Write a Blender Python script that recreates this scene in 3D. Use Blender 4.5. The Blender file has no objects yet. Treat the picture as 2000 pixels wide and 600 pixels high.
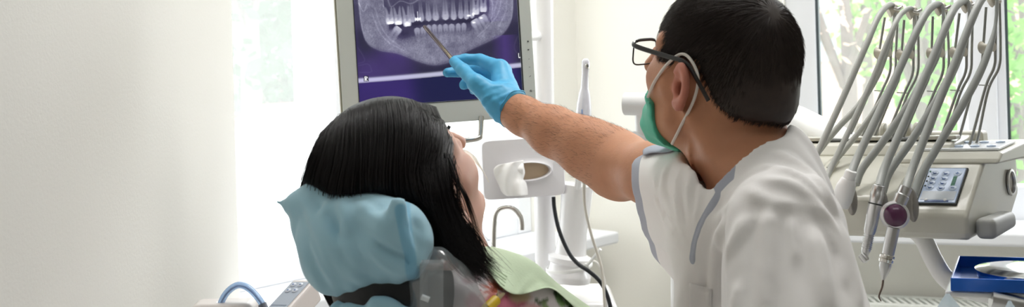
import bpy, bmesh, math, random
import numpy as np
from mathutils import Vector, Matrix

# ------------------------------------------------------------------ camera, world, light
FPX, HOR, CAMZ, ROLL = 2400.0, 60.0, 1.45, math.radians(-1.7)
scene = bpy.context.scene
cam_data = bpy.data.cameras.new('camera')
cam = bpy.data.objects.new('camera', cam_data)
scene.collection.objects.link(cam)
cam_data.sensor_width = 36.0
cam_data.lens = 36.0 * FPX / 2000.0
cam_data.shift_y = -(300.0 - HOR) / 2000.0
cam_data.clip_start = 0.05
cam_data.dof.use_dof = True
cam_data.dof.focus_distance = 1.92
cam_data.dof.aperture_fstop = 8.0
CAM_M = Matrix.Translation((0, 0, CAMZ)) @ Matrix.Rotation(math.pi / 2, 4, 'X') @ Matrix.Rotation(ROLL, 4, 'Z')
cam.matrix_world = CAM_M
scene.camera = cam

scene.view_settings.view_transform = 'Standard'
scene.view_settings.look = 'None'
scene.view_settings.gamma = 1.0
scene.view_settings.use_curve_mapping = False
scene.view_settings.exposure = 0.62
scene.cycles.use_denoising = True
scene.cycles.max_bounces = 10
scene.cycles.diffuse_bounces = 6
scene.cycles.transparent_max_bounces = 24
scene.cycles.sample_clamp_indirect = 6.0
scene.cycles.caustics_reflective = False
scene.cycles.caustics_refractive = False

world = bpy.data.worlds.new('overcast_sky')
scene.world = world
world.use_nodes = True
wb = world.node_tree.nodes['Background']
wb.inputs['Color'].default_value = (0.94, 0.97, 1.0, 1)
wb.inputs['Strength'].default_value = 3.7

def area_light(name, loc, target, sx, sy, power, color=(1, 1, 1), portal=False):
    l = bpy.data.lights.new(name, 'AREA')
    l.shape = 'RECTANGLE'; l.size = sx; l.size_y = sy; l.energy = power; l.color = color
    l.cycles.is_portal = portal
    o = bpy.data.objects.new(name, l)
    scene.collection.objects.link(o)
    o.location = loc
    d = (Vector(target) - Vector(loc))
    o.rotation_euler = d.to_track_quat('-Z', 'Y').to_euler()
    return o

# two unseen area lights added at ceiling height as room fill
area_light('ceiling_fill', (0.75, 0.4, 2.76), (0.75, 0.4, 0), 1.2, 0.6, 2, (1.0, 0.985, 0.97))
area_light('ceiling_fill.001', (0.55, 2.3, 2.76), (0.55, 2.3, 0), 1.2, 0.6, 15, (1.0, 0.985, 0.97))

def W(px, py, d):
    """point of the room seen at photo pixel (px, py) at distance d in front of the camera"""
    v = CAM_M @ Vector(((px - 1000.0) / FPX * d, -(py - HOR) / FPX * d, -d))
    return np.array(v)

def WL(pts):
    return np.array([W(*p) for p in pts])

# ------------------------------------------------------------------ materials
def lin(h):
    h = h.lstrip('#')
    out = []
    for i in (0, 2, 4):
        c = int(h[i:i + 2], 16) / 255.0
        out.append(c / 12.92 if c <= 0.04045 else ((c + 0.055) / 1.055) ** 2.4)
    return (*out, 1.0)

MATS = {}
def mat(name, color, rough=0.5, metal=0.0, var=0.0, vscale=8.0, bump=0.0, bscale=60.0, trans=0.0,
        coat=0.0, sss=0.0, sssr=(1, .35, .2), spec=0.5, sheen=0.0, stretch=None, emit=None, estr=0.0):
    if name in MATS:
        return MATS[name]
    m = bpy.data.materials.new(name)
    m.use_nodes = True
    nt = m.node_tree
    p = nt.nodes['Principled BSDF']
    c = lin(color) if isinstance(color, str) else (*color, 1.0)
    p.inputs['Base Color'].default_value = c
    p.inputs['Roughness'].default_value = rough
    p.inputs['Metallic'].default_value = metal
    p.inputs['Specular IOR Level'].default_value = spec
    p.inputs['Coat Weight'].default_value = coat
    p.inputs['Coat Roughness'].default_value = 0.08
    if sheen:
        p.inputs['Sheen Weight'].default_value = sheen
    if sss:
        p.inputs['Subsurface Weight'].default_value = sss
        p.inputs['Subsurface Radius'].default_value = sssr
        p.inputs['Subsurface Scale'].default_value = 0.006
    if trans:
        p.inputs['Transmission Weight'].default_value = trans
    if emit:
        p.inputs['Emission Color'].default_value = lin(emit)
        p.inputs['Emission Strength'].default_value = estr
    tc = nt.nodes.new('ShaderNodeTexCoord')
    vec = tc.outputs['Object']
    if stretch:
        mp = nt.nodes.new('ShaderNodeMapping')
        mp.inputs['Scale'].default_value = stretch
        nt.links.new(vec, mp.inputs['Vector'])
        vec = mp.outputs['Vector']
    nz = nt.nodes.new('ShaderNodeTexNoise')
    nz.inputs['Scale'].default_value = vscale
    nz.inputs['Detail'].default_value = 4
    nt.links.new(vec, nz.inputs['Vector'])
    v = max(var, 0.015)
    mx = nt.nodes.new('ShaderNodeMix'); mx.data_type = 'RGBA'
    mx.inputs['A'].default_value = tuple(x * (1 - v) for x in c[:3]) + (1,)
    mx.inputs['B'].default_value = tuple(min(1, x * (1 + v)) for x in c[:3]) + (1,)
    nt.links.new(nz.outputs['Fac'], mx.inputs['Factor'])
    nt.links.new(mx.outputs['Result'], p.inputs['Base Color'])
    if bump:
        n2 = nt.nodes.new('ShaderNodeTexNoise')
        n2.inputs['Scale'].default_value = bscale
        n2.inputs['Detail'].default_value = 3
        nt.links.new(vec, n2.inputs['Vector'])
        b = nt.nodes.new('ShaderNodeBump')
        b.inputs['Strength'].default_value = 0.5
        b.inputs['Distance'].default_value = bump
        nt.links.new(n2.outputs['Fac'], b.inputs['Height'])
        nt.links.new(b.outputs['Normal'], p.inputs['Normal'])
    MATS[name] = m
    return m

def two_tone(m, attr, color, soft=0.0):
    """colours the cloth of a second colour where the stored seam distance is below zero"""
    nt = m.node_tree
    p = nt.nodes['Principled BSDF']
    src = p.inputs['Base Color'].links[0].from_socket
    a = nt.nodes.new('ShaderNodeAttribute'); a.attribute_name = attr
    mr = nt.nodes.new('ShaderNodeMapRange')
    mr.inputs['From Min'].default_value = -max(soft, 1e-4); mr.inputs['From Max'].default_value = max(soft, 1e-4)
    mr.inputs['To Min'].default_value = 1; mr.inputs['To Max'].default_value = 0
    nt.links.new(a.outputs['Fac'], mr.inputs['Value'])
    mx = nt.nodes.new('ShaderNodeMix'); mx.data_type = 'RGBA'
    mx.inputs['B'].default_value = lin(color)
    nt.links.new(mr.outputs['Result'], mx.inputs['Factor'])
    nt.links.new(src, mx.inputs['A'])
    nt.links.new(mx.outputs['Result'], p.inputs['Base Color'])

def vcol_mat(name, attr, rough=0.6, emission=0.0, coat=0.0):
    m = bpy.data.materials.new(name); m.use_nodes = True
    nt = m.node_tree; p = nt.nodes['Principled BSDF']
    a = nt.nodes.new('ShaderNodeAttribute'); a.attribute_name = attr
    p.inputs['Roughness'].default_value = rough
    if emission:
        p.inputs['Base Color'].default_value = (0.01, 0.01, 0.015, 1)
        nt.links.new(a.outputs['Color'], p.inputs['Emission Color'])
        p.inputs['Emission Strength'].default_value = emission
    else:
        nt.links.new(a.outputs['Color'], p.inputs['Base Color'])
    p.inputs['Coat Weight'].default_value = coat
    return m

def mix_transparent(name, color, fac_clear, translucent=0.5, rough=0.3, gloss=0.05, tint=(1, 1, 1)):
    """thin sheet: part clear, part scattering (hazy or blown-out window glass, plastic film)"""
    m = bpy.data.materials.new(name); m.use_nodes = True
    nt = m.node_tree; nt.nodes.clear()
    out = nt.nodes.new('ShaderNodeOutputMaterial')
    tr = nt.nodes.new('ShaderNodeBsdfTransparent'); tr.inputs['Color'].default_value = (*tint, 1)
    df = nt.nodes.new('ShaderNodeBsdfDiffuse'); df.inputs['Color'].default_value = lin(color)
    tl = nt.nodes.new('ShaderNodeBsdfTranslucent'); tl.inputs['Color'].default_value = lin(color)
    gl = nt.nodes.new('ShaderNodeBsdfGlossy'); gl.inputs['Roughness'].default_value = rough
    m1 = nt.nodes.new('ShaderNodeMixShader'); m1.inputs[0].default_value = translucent
    nt.links.new(df.outputs[0], m1.inputs[1]); nt.links.new(tl.outputs[0], m1.inputs[2])
    m2 = nt.nodes.new('ShaderNodeMixShader'); m2.inputs[0].default_value = fac_clear
    nt.links.new(m1.outputs[0], m2.inputs[1]); nt.links.new(tr.outputs[0], m2.inputs[2])
    m3 = nt.nodes.new('ShaderNodeMixShader'); m3.inputs[0].default_value = gloss
    nt.links.new(m2.outputs[0], m3.inputs[1]); nt.links.new(gl.outputs[0], m3.inputs[2])
    nt.links.new(m3.outputs[0], out.inputs['Surface'])
    return m

# ------------------------------------------------------------------ object helpers
def link(name, me, m, parent=None):
    o = bpy.data.objects.new(name, me)
    scene.collection.objects.link(o)
    if m is not None:
        for x in (m if isinstance(m, (list, tuple)) else [m]):
            o.data.materials.append(x)
    if parent is not None:
        o.parent = parent
        q = Vector((0, 0, 0)); r = parent                  # only translations above: world place of the parent
        while r is not None:
            q += r.location
            if r.parent is not None: q += r.matrix_parent_inverse.translation
            r = r.parent
        o.matrix_parent_inverse = Matrix.Translation(-q)
    return o

def thing(name, label, cat, loc=(0, 0, 0), group=None):
    o = bpy.data.objects.new(name, None)
    scene.collection.objects.link(o)
    o.empty_display_size = 0.05
    o.location = Vector(loc)
    o['label'] = label; o['category'] = cat
    if group: o['group'] = group
    return o

def tag(o, label, cat, group=None, kind=None):
    o['label'] = label; o['category'] = cat
    if group: o['group'] = group
    if kind: o['kind'] = kind
    return o

def struct(o, label=None, cat=None):
    o['kind'] = 'structure'
    if label: o['label'] = label
    if cat: o['category'] = cat
    return o

def np_mesh(name, V, Q, smooth=True):
    V = np.asarray(V, np.float32); Q = np.asarray(Q, np.int32)
    me = bpy.data.meshes.new(name)
    k = Q.shape[1]
    me.vertices.add(len(V)); me.vertices.foreach_set('co', V.ravel())
    me.loops.add(Q.size); me.loops.foreach_set('vertex_index', Q.ravel())
    me.polygons.add(len(Q)); me.polygons.foreach_set('loop_start', np.arange(len(Q), dtype=np.int32) * k)
    me.update(calc_edges=True)
    me.polygons.foreach_set('use_smooth', np.full(len(Q), smooth, dtype=bool))
    me.validate()
    return me

def set_attr(me, name, vals):
    a = me.attributes.new(name, 'FLOAT', 'POINT')
    a.data.foreach_set('value', np.asarray(vals, np.float32))

def set_col(me, name, cols):
    a = me.attributes.new(name, 'FLOAT_COLOR', 'POINT')
    c = np.ones((len(cols), 4), np.float32); c[:, :3] = cols
    a.data.foreach_set('color', c.ravel())

def nrm(v):
    v = np.asarray(v, float)
    return v / max(1e-12, np.linalg.norm(v))

def spline(pts, n=8):
    """Catmull-Rom through the points"""
    P = np.asarray(pts, float)
    P = np.vstack([2 * P[0] - P[1], P, 2 * P[-1] - P[-2]])
    out = []
    t = np.linspace(0, 1, n, endpoint=False)[:, None]
    for i in range(1, len(P) - 2):
        a, b, c, d = P[i - 1], P[i], P[i + 1], P[i + 2]
        out.append(0.5 * (2 * b + (c - a) * t + (2 * a - 5 * b + 4 * c - d) * t ** 2 + (3 * b - a - 3 * c + d) * t ** 3))
    out.append(P[-2][None])
    return np.vstack(out)

class MB:
    """collects shapes for one mesh"""
    def __init__(self):
        self.v, self.f, self.n = [], [], 0
    def add(self, V, F):
        V = np.asarray(V, float)
        self.v.append(V)
        self.f += [tuple(int(i) + self.n for i in q) for q in F]
        self.n += len(V)
        return self
    def box(self, c, size, ax=None):
        ax = np.eye(3) if ax is None else np.asarray(ax, float)
        s = np.asarray(size, float) / 2
        V = [np.asarray(c, float) + ax.T @ (s * np.array(k)) for k in
             ((-1, -1, -1), (1, -1, -1), (1, 1, -1), (-1, 1, -1), (-1, -1, 1), (1, -1, 1), (1, 1, 1), (-1, 1, 1))]
        return self.add(V, [(0, 3, 2, 1), (4, 5, 6, 7), (0, 1, 5, 4), (1, 2, 6, 5), (2, 3, 7, 6), (3, 0, 4, 7)])
    def tube(self, pts, r, n=14, smooth=0, cap=True, flat=None):
        if smooth:
            k0 = len(pts)
            P = spline(pts, smooth)
            if np.ndim(r) > 0:
                r = np.interp(np.linspace(0, k0 - 1, len(P)), np.arange(k0), r)
            pts = P
        P = np.asarray(pts, float); k = len(P)
        r = np.full(k, r) if np.ndim(r) == 0 else np.asarray(r, float)
        T = np.gradient(P, axis=0); T /= np.linalg.norm(T, axis=1)[:, None] + 1e-12
        u = np.cross(T[0], [0, 0, 1]);
        if np.linalg.norm(u) < 1e-3: u = np.cross(T[0], [1, 0, 0])
        if flat is not None: u = np.asarray(flat[0], float)
        u = nrm(u)
        V = []
        ang = np.linspace(0, 2 * math.pi, n, endpoint=False)
        for i in range(k):
            u = u - T[i] * (u @ T[i]); u = nrm(u)
            w = np.cross(T[i], u)
            fl = 1.0 if flat is None else flat[1]
            V.append(P[i] + r[i] * (np.cos(ang)[:, None] * u + fl * np.sin(ang)[:, None] * w))
        V = np.vstack(V)
        F = [(i * n + j, i * n + (j + 1) % n, (i + 1) * n + (j + 1) % n, (i + 1) * n + j) for i in range(k - 1) for j in range(n)]
        if cap:
            F.append(tuple(range(n - 1, -1, -1))); F.append(tuple(range((k - 1) * n, k * n)))
        return self.add(V, F)
    def lathe(self, o, axis, prof, n=32):
        """prof: (radius, height along axis)"""
        a = nrm(axis); u = np.cross(a, [0, 0, 1])
        if np.linalg.norm(u) < 1e-3: u = np.cross(a, [1, 0, 0])
        u = nrm(u); w = np.cross(a, u)
        ang = np.linspace(0, 2 * math.pi, n, endpoint=False)
        V = np.vstack([np.asarray(o, float) + a * h + max(r, 1e-5) * (np.cos(ang)[:, None] * u + np.sin(ang)[:, None] * w) for r, h in prof])
        k = len(prof)
        F = [(i * n + j, i * n + (j + 1) % n, (i + 1) * n + (j + 1) % n, (i + 1) * n + j) for i in range(k - 1) for j in range(n)]
        F.append(tuple(range(n - 1, -1, -1))); F.append(tuple(range((k - 1) * n, k * n)))
        return self.add(V, F)
    def prism(self, prof, o, ex, ey, ez, l0, l1):
        """polygon prof in (ex, ey) swept along ez from l0 to l1"""
        o, ex, ey, ez = (np.asarray(t, float) for t in (o, ex, ey, ez))
        n = len(prof)
        A = [o + ex * a + ey * b + ez * l0 for a, b in prof]; B = [o + ex * a + ey * b + ez * l1 for a, b in prof]
        F = [(i, (i + 1) % n, n + (i + 1) % n, n + i) for i in range(n)]
        F += [tuple(range(n - 1, -1, -1)), tuple(range(n, 2 * n))]
        return self.add(A + B, F)
    def grid(self, G):
        G = np.asarray(G, float); a, b = G.shape[:2]
        return self.add(G.reshape(-1, 3), [(i * b + j, i * b + j + 1, (i + 1) * b + j + 1, (i + 1) * b + j) for i in range(a - 1) for j in range(b - 1)])
    def build(self, name, m, parent=None, smooth=True, bevel=0.0, seg=3, solid=0.0, sub=0):
        me = bpy.data.meshes.new(name)
        me.from_pydata(np.vstack(self.v).tolist(), [], self.f)
        bm = bmesh.new(); bm.from_mesh(me)
        bmesh.ops.recalc_face_normals(bm, faces=bm.faces)
        bm.to_mesh(me); bm.free()
        for p in me.polygons: p.use_smooth = smooth
        o = link(name, me, m, parent)
        if solid:
            s = o.modifiers.new('solid', 'SOLIDIFY'); s.thickness = solid; s.offset = 0
        if sub:
            s = o.modifiers.new('sub', 'SUBSURF'); s.levels = sub; s.render_levels = sub
        if bevel:
            b = o.modifiers.new('bevel', 'BEVEL'); b.width = bevel; b.segments = seg; b.limit_method = 'ANGLE'; b.angle_limit = math.radians(35)
            b.harden_normals = True
        elif smooth and not sub and not solid:
            me.set_sharp_from_angle(angle=math.radians(42))
        return o

# ------------------------------------------------------------------ distance fields -> one continuous surface
def ell(P, c, r, M=None):
    q = P - np.asarray(c, np.float32)
    if M is not None: q = q @ np.asarray(M, np.float32).T
    r = np.asarray(r, np.float32)
    k0 = np.linalg.norm(q / r, axis=1); k1 = np.linalg.norm(q / (r * r), axis=1) + 1e-9
    return k0 * (k0 - 1) / k1
def rc(P, a, b, ra, rb):
    a = np.asarray(a, np.float32); b = np.asarray(b, np.float32)
    ba = b - a; t = np.clip((P - a) @ ba / (ba @ ba + 1e-12), 0, 1)
    return np.linalg.norm(P - a - t[:, None] * ba, axis=1) - (ra + (rb - ra) * t)
def chain(P, pts, rs, k=0.006):
    d = None
    for i in range(len(pts) - 1):
        e = rc(P, pts[i], pts[i + 1], rs[i], rs[i + 1])
        d = e if d is None else smin(d, e, k)
    return d
def smin(a, b, k):
    h = np.clip(0.5 + 0.5 * (b - a) / k, 0, 1)
    return b + (a - b) * h - k * h * (1 - h)
def smax(a, b, k):
    return -smin(-a, -b, k)
def seg2(P2, pts):
    d = None
    for a, b in zip(pts[:-1], pts[1:]):
        ba = b - a; t = np.clip((P2 - a) @ ba / (ba @ ba), 0, 1)
        e = np.linalg.norm(P2 - a - t[:, None] * ba, axis=1)
        d = e if d is None else np.minimum(d, e)
    return d
def vnoise(P, seed=0):
    P = np.asarray(P, float); I = np.floor(P).astype(np.int64); f = P - I; f = f * f * (3 - 2 * f)
    def h(i, j, k):
        n = (i * 374761393 + j * 668265263 + k * 2147483647 + seed * 974634) & 0xffffffff
        n = ((n ^ (n >> 13)) * 1274126177) & 0xffffffff
        return ((n ^ (n >> 16)) & 0xffff) / 65535.0
    r = 0
    for a in (0, 1):
        for b in (0, 1):
            for c in (0, 1):
                w = (f[:, 0] if a else 1 - f[:, 0]) * (f[:, 1] if b else 1 - f[:, 1]) * (f[:, 2] if c else 1 - f[:, 2])
                r = r + w * h(I[:, 0] + a, I[:, 1] + b, I[:, 2] + c)
    return r
def span(px0, py0, px1, py1, d0, d1):
    """box of the room that holds what is seen between two places at distances d0 to d1"""
    c = np.array([W(a, b, d) for a in (px0, px1) for b in (py0, py1) for d in (d0, d1)])
    return c.min(0), c.max(0)
def sdf_mesh(fn, lo, hi, h, relax=2, blk=8):
    lo = np.asarray(lo, float); hi = np.asarray(hi, float)
    nb = np.maximum(1, np.ceil((hi - lo) / (h * blk)).astype(int))
    bs = h * blk
    ii = np.stack(np.meshgrid(*[np.arange(n) for n in nb], indexing='ij'), -1).reshape(-1, 3)
    dc = fn((lo + (ii + 0.5) * bs).astype(np.float32))
    act = np.abs(dc) < bs * 1.35
    vb = np.where(dc < 0, -1.0, 1.0).astype(np.float32)[:, None] * np.ones((1, blk ** 3), np.float32) * bs
    off = np.stack(np.meshgrid(*[np.arange(blk)] * 3, indexing='ij'), -1).reshape(-1, 3)
    ai = np.nonzero(act)[0]
    for s in range(0, len(ai), 400):
        a = ai[s:s + 400]
        pts = lo + (ii[a][:, None, :] * blk + off[None]) * h
        vb[a] = fn(pts.reshape(-1, 3).astype(np.float32)).reshape(len(a), -1)
    V = vb.reshape(*nb, blk, blk, blk).transpose(0, 3, 1, 4, 2, 5).reshape(*(nb * blk))
    S = V < 0
    n = np.array(V.shape)
    cnt = np.zeros(n - 1, np.uint8)
    cs = [(a, b, c) for a in (0, 1) for b in (0, 1) for c in (0, 1)]
    for a, b, c in cs:
        cnt += S[a:n[0] - 1 + a, b:n[1] - 1 + b, c:n[2] - 1 + c]
    idx = np.argwhere((cnt > 0) & (cnt < 8))
    ID = np.full(n - 1, -1, np.int32); ID[tuple(idx.T)] = np.arange(len(idx))
    acc = np.zeros((len(idx), 3)); num = np.zeros(len(idx))
    for p in cs:
        for ax in range(3):
            if p[ax] == 0:
                q = list(p); q[ax] = 1
                va = V[tuple((idx + p).T)]; vq = V[tuple((idx + q).T)]
                x = (va < 0) != (vq < 0)
                t = np.where(x, va / (va - vq + 1e-20), 0)
                pos = np.array(p, float) + t[:, None] * (np.array(q) - np.array(p))
                acc += pos * x[:, None]; num += x
    verts = lo + (idx + acc / num[:, None]) * h
    quads = []
    for ax in range(3):
        b, c = [(1, 2), (2, 0), (0, 1)][ax]
        sl0 = [slice(None)] * 3; sl1 = [slice(None)] * 3
        sl0[ax] = slice(0, n[ax] - 1); sl1[ax] = slice(1, n[ax])
        x = S[tuple(sl0)] != S[tuple(sl1)]
        e = np.argwhere(x)
        ok = (e[:, b] > 0) & (e[:, c] > 0) & (e[:, b] < n[b] - 1) & (e[:, c] < n[c] - 1)
        e = e[ok]
        if not len(e): continue
        def cell(db, dc):
            g = e.copy(); g[:, b] += db; g[:, c] += dc
            return ID[tuple(g.T)]
        q = np.stack([cell(-1, -1), cell(0, -1), cell(0, 0), cell(-1, 0)], 1)
        flip = ~S[tuple(e.T)]
        q[flip] = q[flip][:, ::-1]
        quads.append(q)
    Q = np.vstack(quads); Q = Q[(Q >= 0).all(1)]
    for _ in range(relax):
        s = np.zeros_like(verts); k = np.zeros(len(verts))
        for a, b in ((0, 1), (1, 2), (2, 3), (3, 0)):
            np.add.at(s, Q[:, a], verts[Q[:, b]]); np.add.at(k, Q[:, a], 1)
            np.add.at(s, Q[:, b], verts[Q[:, a]]); np.add.at(k, Q[:, b], 1)
        verts = 0.5 * verts + 0.5 * s / np.maximum(k, 1)[:, None]
    return verts, Q

def one_piece(V, Q):
    """keeps the largest connected surface"""
    l = np.arange(len(V))
    E_ = np.vstack([Q[:, [0, 1]], Q[:, [1, 2]], Q[:, [2, 3]], Q[:, [3, 0]]])
    while True:
        m = np.minimum(l[E_[:, 0]], l[E_[:, 1]]); n_ = l.copy()
        np.minimum.at(n_, E_[:, 0], m); np.minimum.at(n_, E_[:, 1], m)
        n_ = n_[n_]; n_ = n_[n_]
        if (n_ == l).all(): break
        l = n_
    ids, c = np.unique(l, return_counts=True)
    print('pieces', c)
    keep = l == ids[c.argmax()]
    new = np.cumsum(keep) - 1
    return V[keep], new[Q[keep[Q[:, 0]]]]

def strand_mesh(P, r):
    """P: (strands, points, 3); tapered three-sided hairs"""
    P = np.asarray(P, float); S, K, _ = P.shape
    T = np.gradient(P, axis=1); T /= np.linalg.norm(T, axis=2, keepdims=True) + 1e-9
    ref = np.array([0.31, 0.83, 0.46])
    u = np.cross(T, ref); u /= np.linalg.norm(u, axis=2, keepdims=True) + 1e-9
    w = np.cross(T, u)
    tp = np.interp(np.linspace(0, 1, K), [0, 0.6, 1], [1, 0.9, 0.15])
    rr = (np.ones(S) * r)[:, None, None] * tp[None, :, None]
    ring = [P + rr * (math.cos(a) * u + math.sin(a) * w) for a in (0, 2.094, 4.189)]
    V = np.stack(ring, 2).reshape(-1, 3)
    s, k, j = np.meshgrid(np.arange(S), np.arange(K - 1), np.arange(3), indexing='ij')
    b = (s * K + k) * 3; j2 = (j + 1) % 3
    Q = np.stack([b + j, b + j2, b + 3 + j2, b + 3 + j], -1).reshape(-1, 4)
    return np_mesh('hair', V, Q)

def band(pts, n):
    return spline(pts, n)
rng = np.random.default_rng(7)
from mathutils.bvhtree import BVHTree
def bvh_of(V, Q): return BVHTree.FromPolygons([tuple(v) for v in V.tolist()], [tuple(q) for q in Q.tolist()])
def fold_lines(field, lo, hi, lines, n=5, d_=1.5):
    """lays creases on a coarse version of the cloth: (places, height, width) -> points on it"""
    V_, Q_ = sdf_mesh(field, lo, hi, .009); bv = bvh_of(V_, Q_); e_ = Vector((0, 0, CAMZ)); out = []
    for pts, h, w in lines:
        P_ = []
        for a, b, _ in spline([(a, b, 0) for a, b in pts], n):
            dv = Vector(W(a, b, 1.0)) - e_
            hit = bv.ray_cast(e_, dv)
            if hit[0] is not None: P_.append(np.array(hit[0]))
        if len(P_) > 1: out.append((np.array(P_, np.float32), h, w))
    return out, bv
def creases(P, lines):
    t = np.zeros(len(P), np.float32)
    for pts, h, w in lines:
        lo_, hi_ = pts.min(0) - 3 * w, pts.max(0) + 3 * w
        m = ((P > lo_) & (P < hi_)).all(1)
        if not m.any(): continue
        q = P[m]; best = None; k = len(pts) - 1
        for i in range(k):
            ba = pts[i + 1] - pts[i]; s_ = np.clip((q - pts[i]) @ ba / (ba @ ba + 1e-12), 0, 1)
            e = np.linalg.norm(q - pts[i] - s_[:, None] * ba, axis=1); f = (i + s_) / k
            if best is None: best, bf = e, f
            else:
                c = e < best; best = np.where(c, e, best); bf = np.where(c, f, bf)
        t[m] += 3.0 * h * (np.exp(-(best / w) ** 2) - .16 * np.exp(-(best / (2.2 * w)) ** 2)) * np.clip(np.minimum(.25 + bf * 4, .15 + (1 - bf) * 3), 0, 1)
    return t
# ------------------------------------------------------------------ the room
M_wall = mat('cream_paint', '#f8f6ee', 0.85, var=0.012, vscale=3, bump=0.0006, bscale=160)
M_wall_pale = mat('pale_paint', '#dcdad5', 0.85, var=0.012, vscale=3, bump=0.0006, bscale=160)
M_white = mat('white_plastic', '#f2f2f2', 0.3, coat=0.2)
M_white_frame = mat('white_window_frame', '#f4f6fa', 0.35)
M_floor = mat('grey_floor', '#d0cfcc', 0.4, var=0.06, vscale=5)
M_gasket = mat('dark_gasket', '#4a5558', 0.6)
M_ceiling = mat('white_ceiling', '#f6f6f6', 0.9)

CORNER = np.array([0.195, 3.74, 0.0])
WLD = nrm([-.68, -.733, 0]); WRD = nrm([.944, -.33, 0])
NL = np.array([-WLD[1], WLD[0], 0]); NL = NL if NL @ np.array([0, 1, 0]) > 0 else -NL      # outward
NR = np.array([-WRD[1], WRD[0], 0]); NR = NR if NR @ np.array([0, 1, 0]) > 0 else -NR
UP = np.array([0, 0, 1.0])

def wall_piece(mb, d, n, t0, t1, z0, z1, n0, n1):
    c = CORNER + d * (t0 + t1) / 2 + n * (n0 + n1) / 2 + UP * (z0 + z1) / 2
    mb.box(c, (t1 - t0, n1 - n0, z1 - z0), (d, n, UP))

def wall_with_opening(name, d, n, tA, tB, o0, o1, z0, z1, thick, label):
    mb = MB()
    wall_piece(mb, d, n, tA, o0, 0, 2.8, 0, thick)
    wall_piece(mb, d, n, o1, tB, 0, 2.8, 0, thick)
    wall_piece(mb, d, n, o0, o1, 0, z0 - .02, 0, thick)
    wall_piece(mb, d, n, o0, o1, z1, 2.8, 0, thick)
    struct(mb.build(name, M_wall, smooth=False), label, 'wall')

L0, L1, R0, R1 = 0.16, 2.05, 0.62, 2.35
wall_with_opening('wall_back', WLD, NL, -0.16, 2.25, L0, L1, 0.85, 2.45, 0.22, 'cream wall around the tall bright window behind the monitor')
wall_with_opening('wall_right', WRD, NR, 0.0, 2.9, R0, R1, 0.85, 2.45, 0.22, 'cream wall with the wide window behind the dentist')
# near wall on the left, ends where the window bay begins
E = np.array([-.645, 2.84, 0]); wd = nrm([-.065 * 4.3, -4.3, 0]); wn = np.array([-wd[1], wd[0], 0]); wn = wn if wn[0] < 0 else -wn
mb = MB(); mb.box(E + wd * 2.6 + wn * 0.1 + UP * 1.4, (5.2, .2, 2.8), (wd, wn, UP))
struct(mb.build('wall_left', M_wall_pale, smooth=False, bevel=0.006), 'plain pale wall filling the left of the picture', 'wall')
mb = MB(); mb.box((0.75, -2.4, 1.4), (4.6, .1, 2.8)); M_rear = mat('taupe_paint', '#b6b1aa', .85)
struct(mb.build('wall_rear', M_rear, smooth=False), 'taupe wall behind the viewer', 'wall')
pR = CORNER + WRD * 2.9
mb = MB(); mb.box((pR[0] + 0.05, (pR[1] - 2.4) / 2, 1.4), (.1, pR[1] + 2.4, 2.8)); struct(mb.build('wall_side', M_rear, smooth=False), 'taupe wall on the far right side', 'wall')
rm = [(-1.05, -2.4), (pR[0] + .1, -2.4), (pR[0] + .1, pR[1] + .1), (CORNER[0] + .05, CORNER[1] + .16), (-1.5, 2.1), (-1.5, 1.0)]
mb = MB(); mb.prism(rm, (0, 0, 0), (1, 0, 0), (0, 1, 0), (0, 0, 1), -0.1, 0.0); struct(mb.build('floor', M_floor, smooth=False), 'pale grey floor', 'floor')
mb = MB(); mb.prism(rm, (0, 0, 0), (1, 0, 0), (0, 1, 0), (0, 0, 1), 2.8, 2.9); struct(mb.build('ceiling', M_ceiling, smooth=False), 'white ceiling', 'ceiling')

M_hazy = mix_transparent('hazy_window_glass', '#ffffff', 0.84, 0.75, 0.15, 0.03)  # white scatter in the glass stands in for window glare and haze
M_clear = mix_transparent('clear_window_glass', '#ffffff', 0.93, 0.8, 0.05, 0.03)  # slight white scatter lays a veil of haze over the view
M_blowout = mix_transparent('blowout_glass', '#ffffff', 0.12, 0.92, 0.3, 0.03)  # strong scatter added so these panes turn blown-out white

def frame_bar(mb, d, n, t0, t1, z0, z1, n0=0.06, n1=0.12):
    wall_piece(mb, d, n, t0, t1, z0, z1, n0, n1)

# window_1: behind the monitor; hazy upper left pane, other panes added as blown-out white
w1 = bpy.data.objects.new('window_1', None); scene.collection.objects.link(w1)
w1.location = CORNER + WLD * 1.1; struct(w1, 'tall bright window with hazy panes left of the monitor', 'window')
mb = MB()
for a, b in ((L0, L0 + .06), (.84, .89), (L1 - .06, L1)): frame_bar(mb, WLD, NL, a, b, .85, 2.45)
for a, b in ((.85, .90), (2.38, 2.45)):
    frame_bar(mb, WLD, NL, L0 + .06, .84, a, b); frame_bar(mb, WLD, NL, .89, L1 - .06, a, b)
mb.build('window_frame', M_white_frame, w1, smooth=False, bevel=0.004)
for (a, b, z0, z1, m_) in ((L0 + .06, .84, .90, 2.38, M_blowout), (.89, .995, .90, 2.38, M_blowout), (.995, L1 - .06, 1.24, 2.38, M_hazy), (.995, L1 - .06, .90, 1.24, M_blowout)):
    mb = MB(); wall_piece(mb, WLD, NL, a, b, z0, z1, .088, .092); mb.build('window_pane', m_, w1, smooth=False)
mb = MB(); wall_piece(mb, WLD, NL, 0.02, 2.2, .815, .85, -.16, .2)
struct(mb.build('trim_1', M_white_frame, smooth=False, bevel=0.008), 'white sill board under the bright window', 'windowsill')

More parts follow.
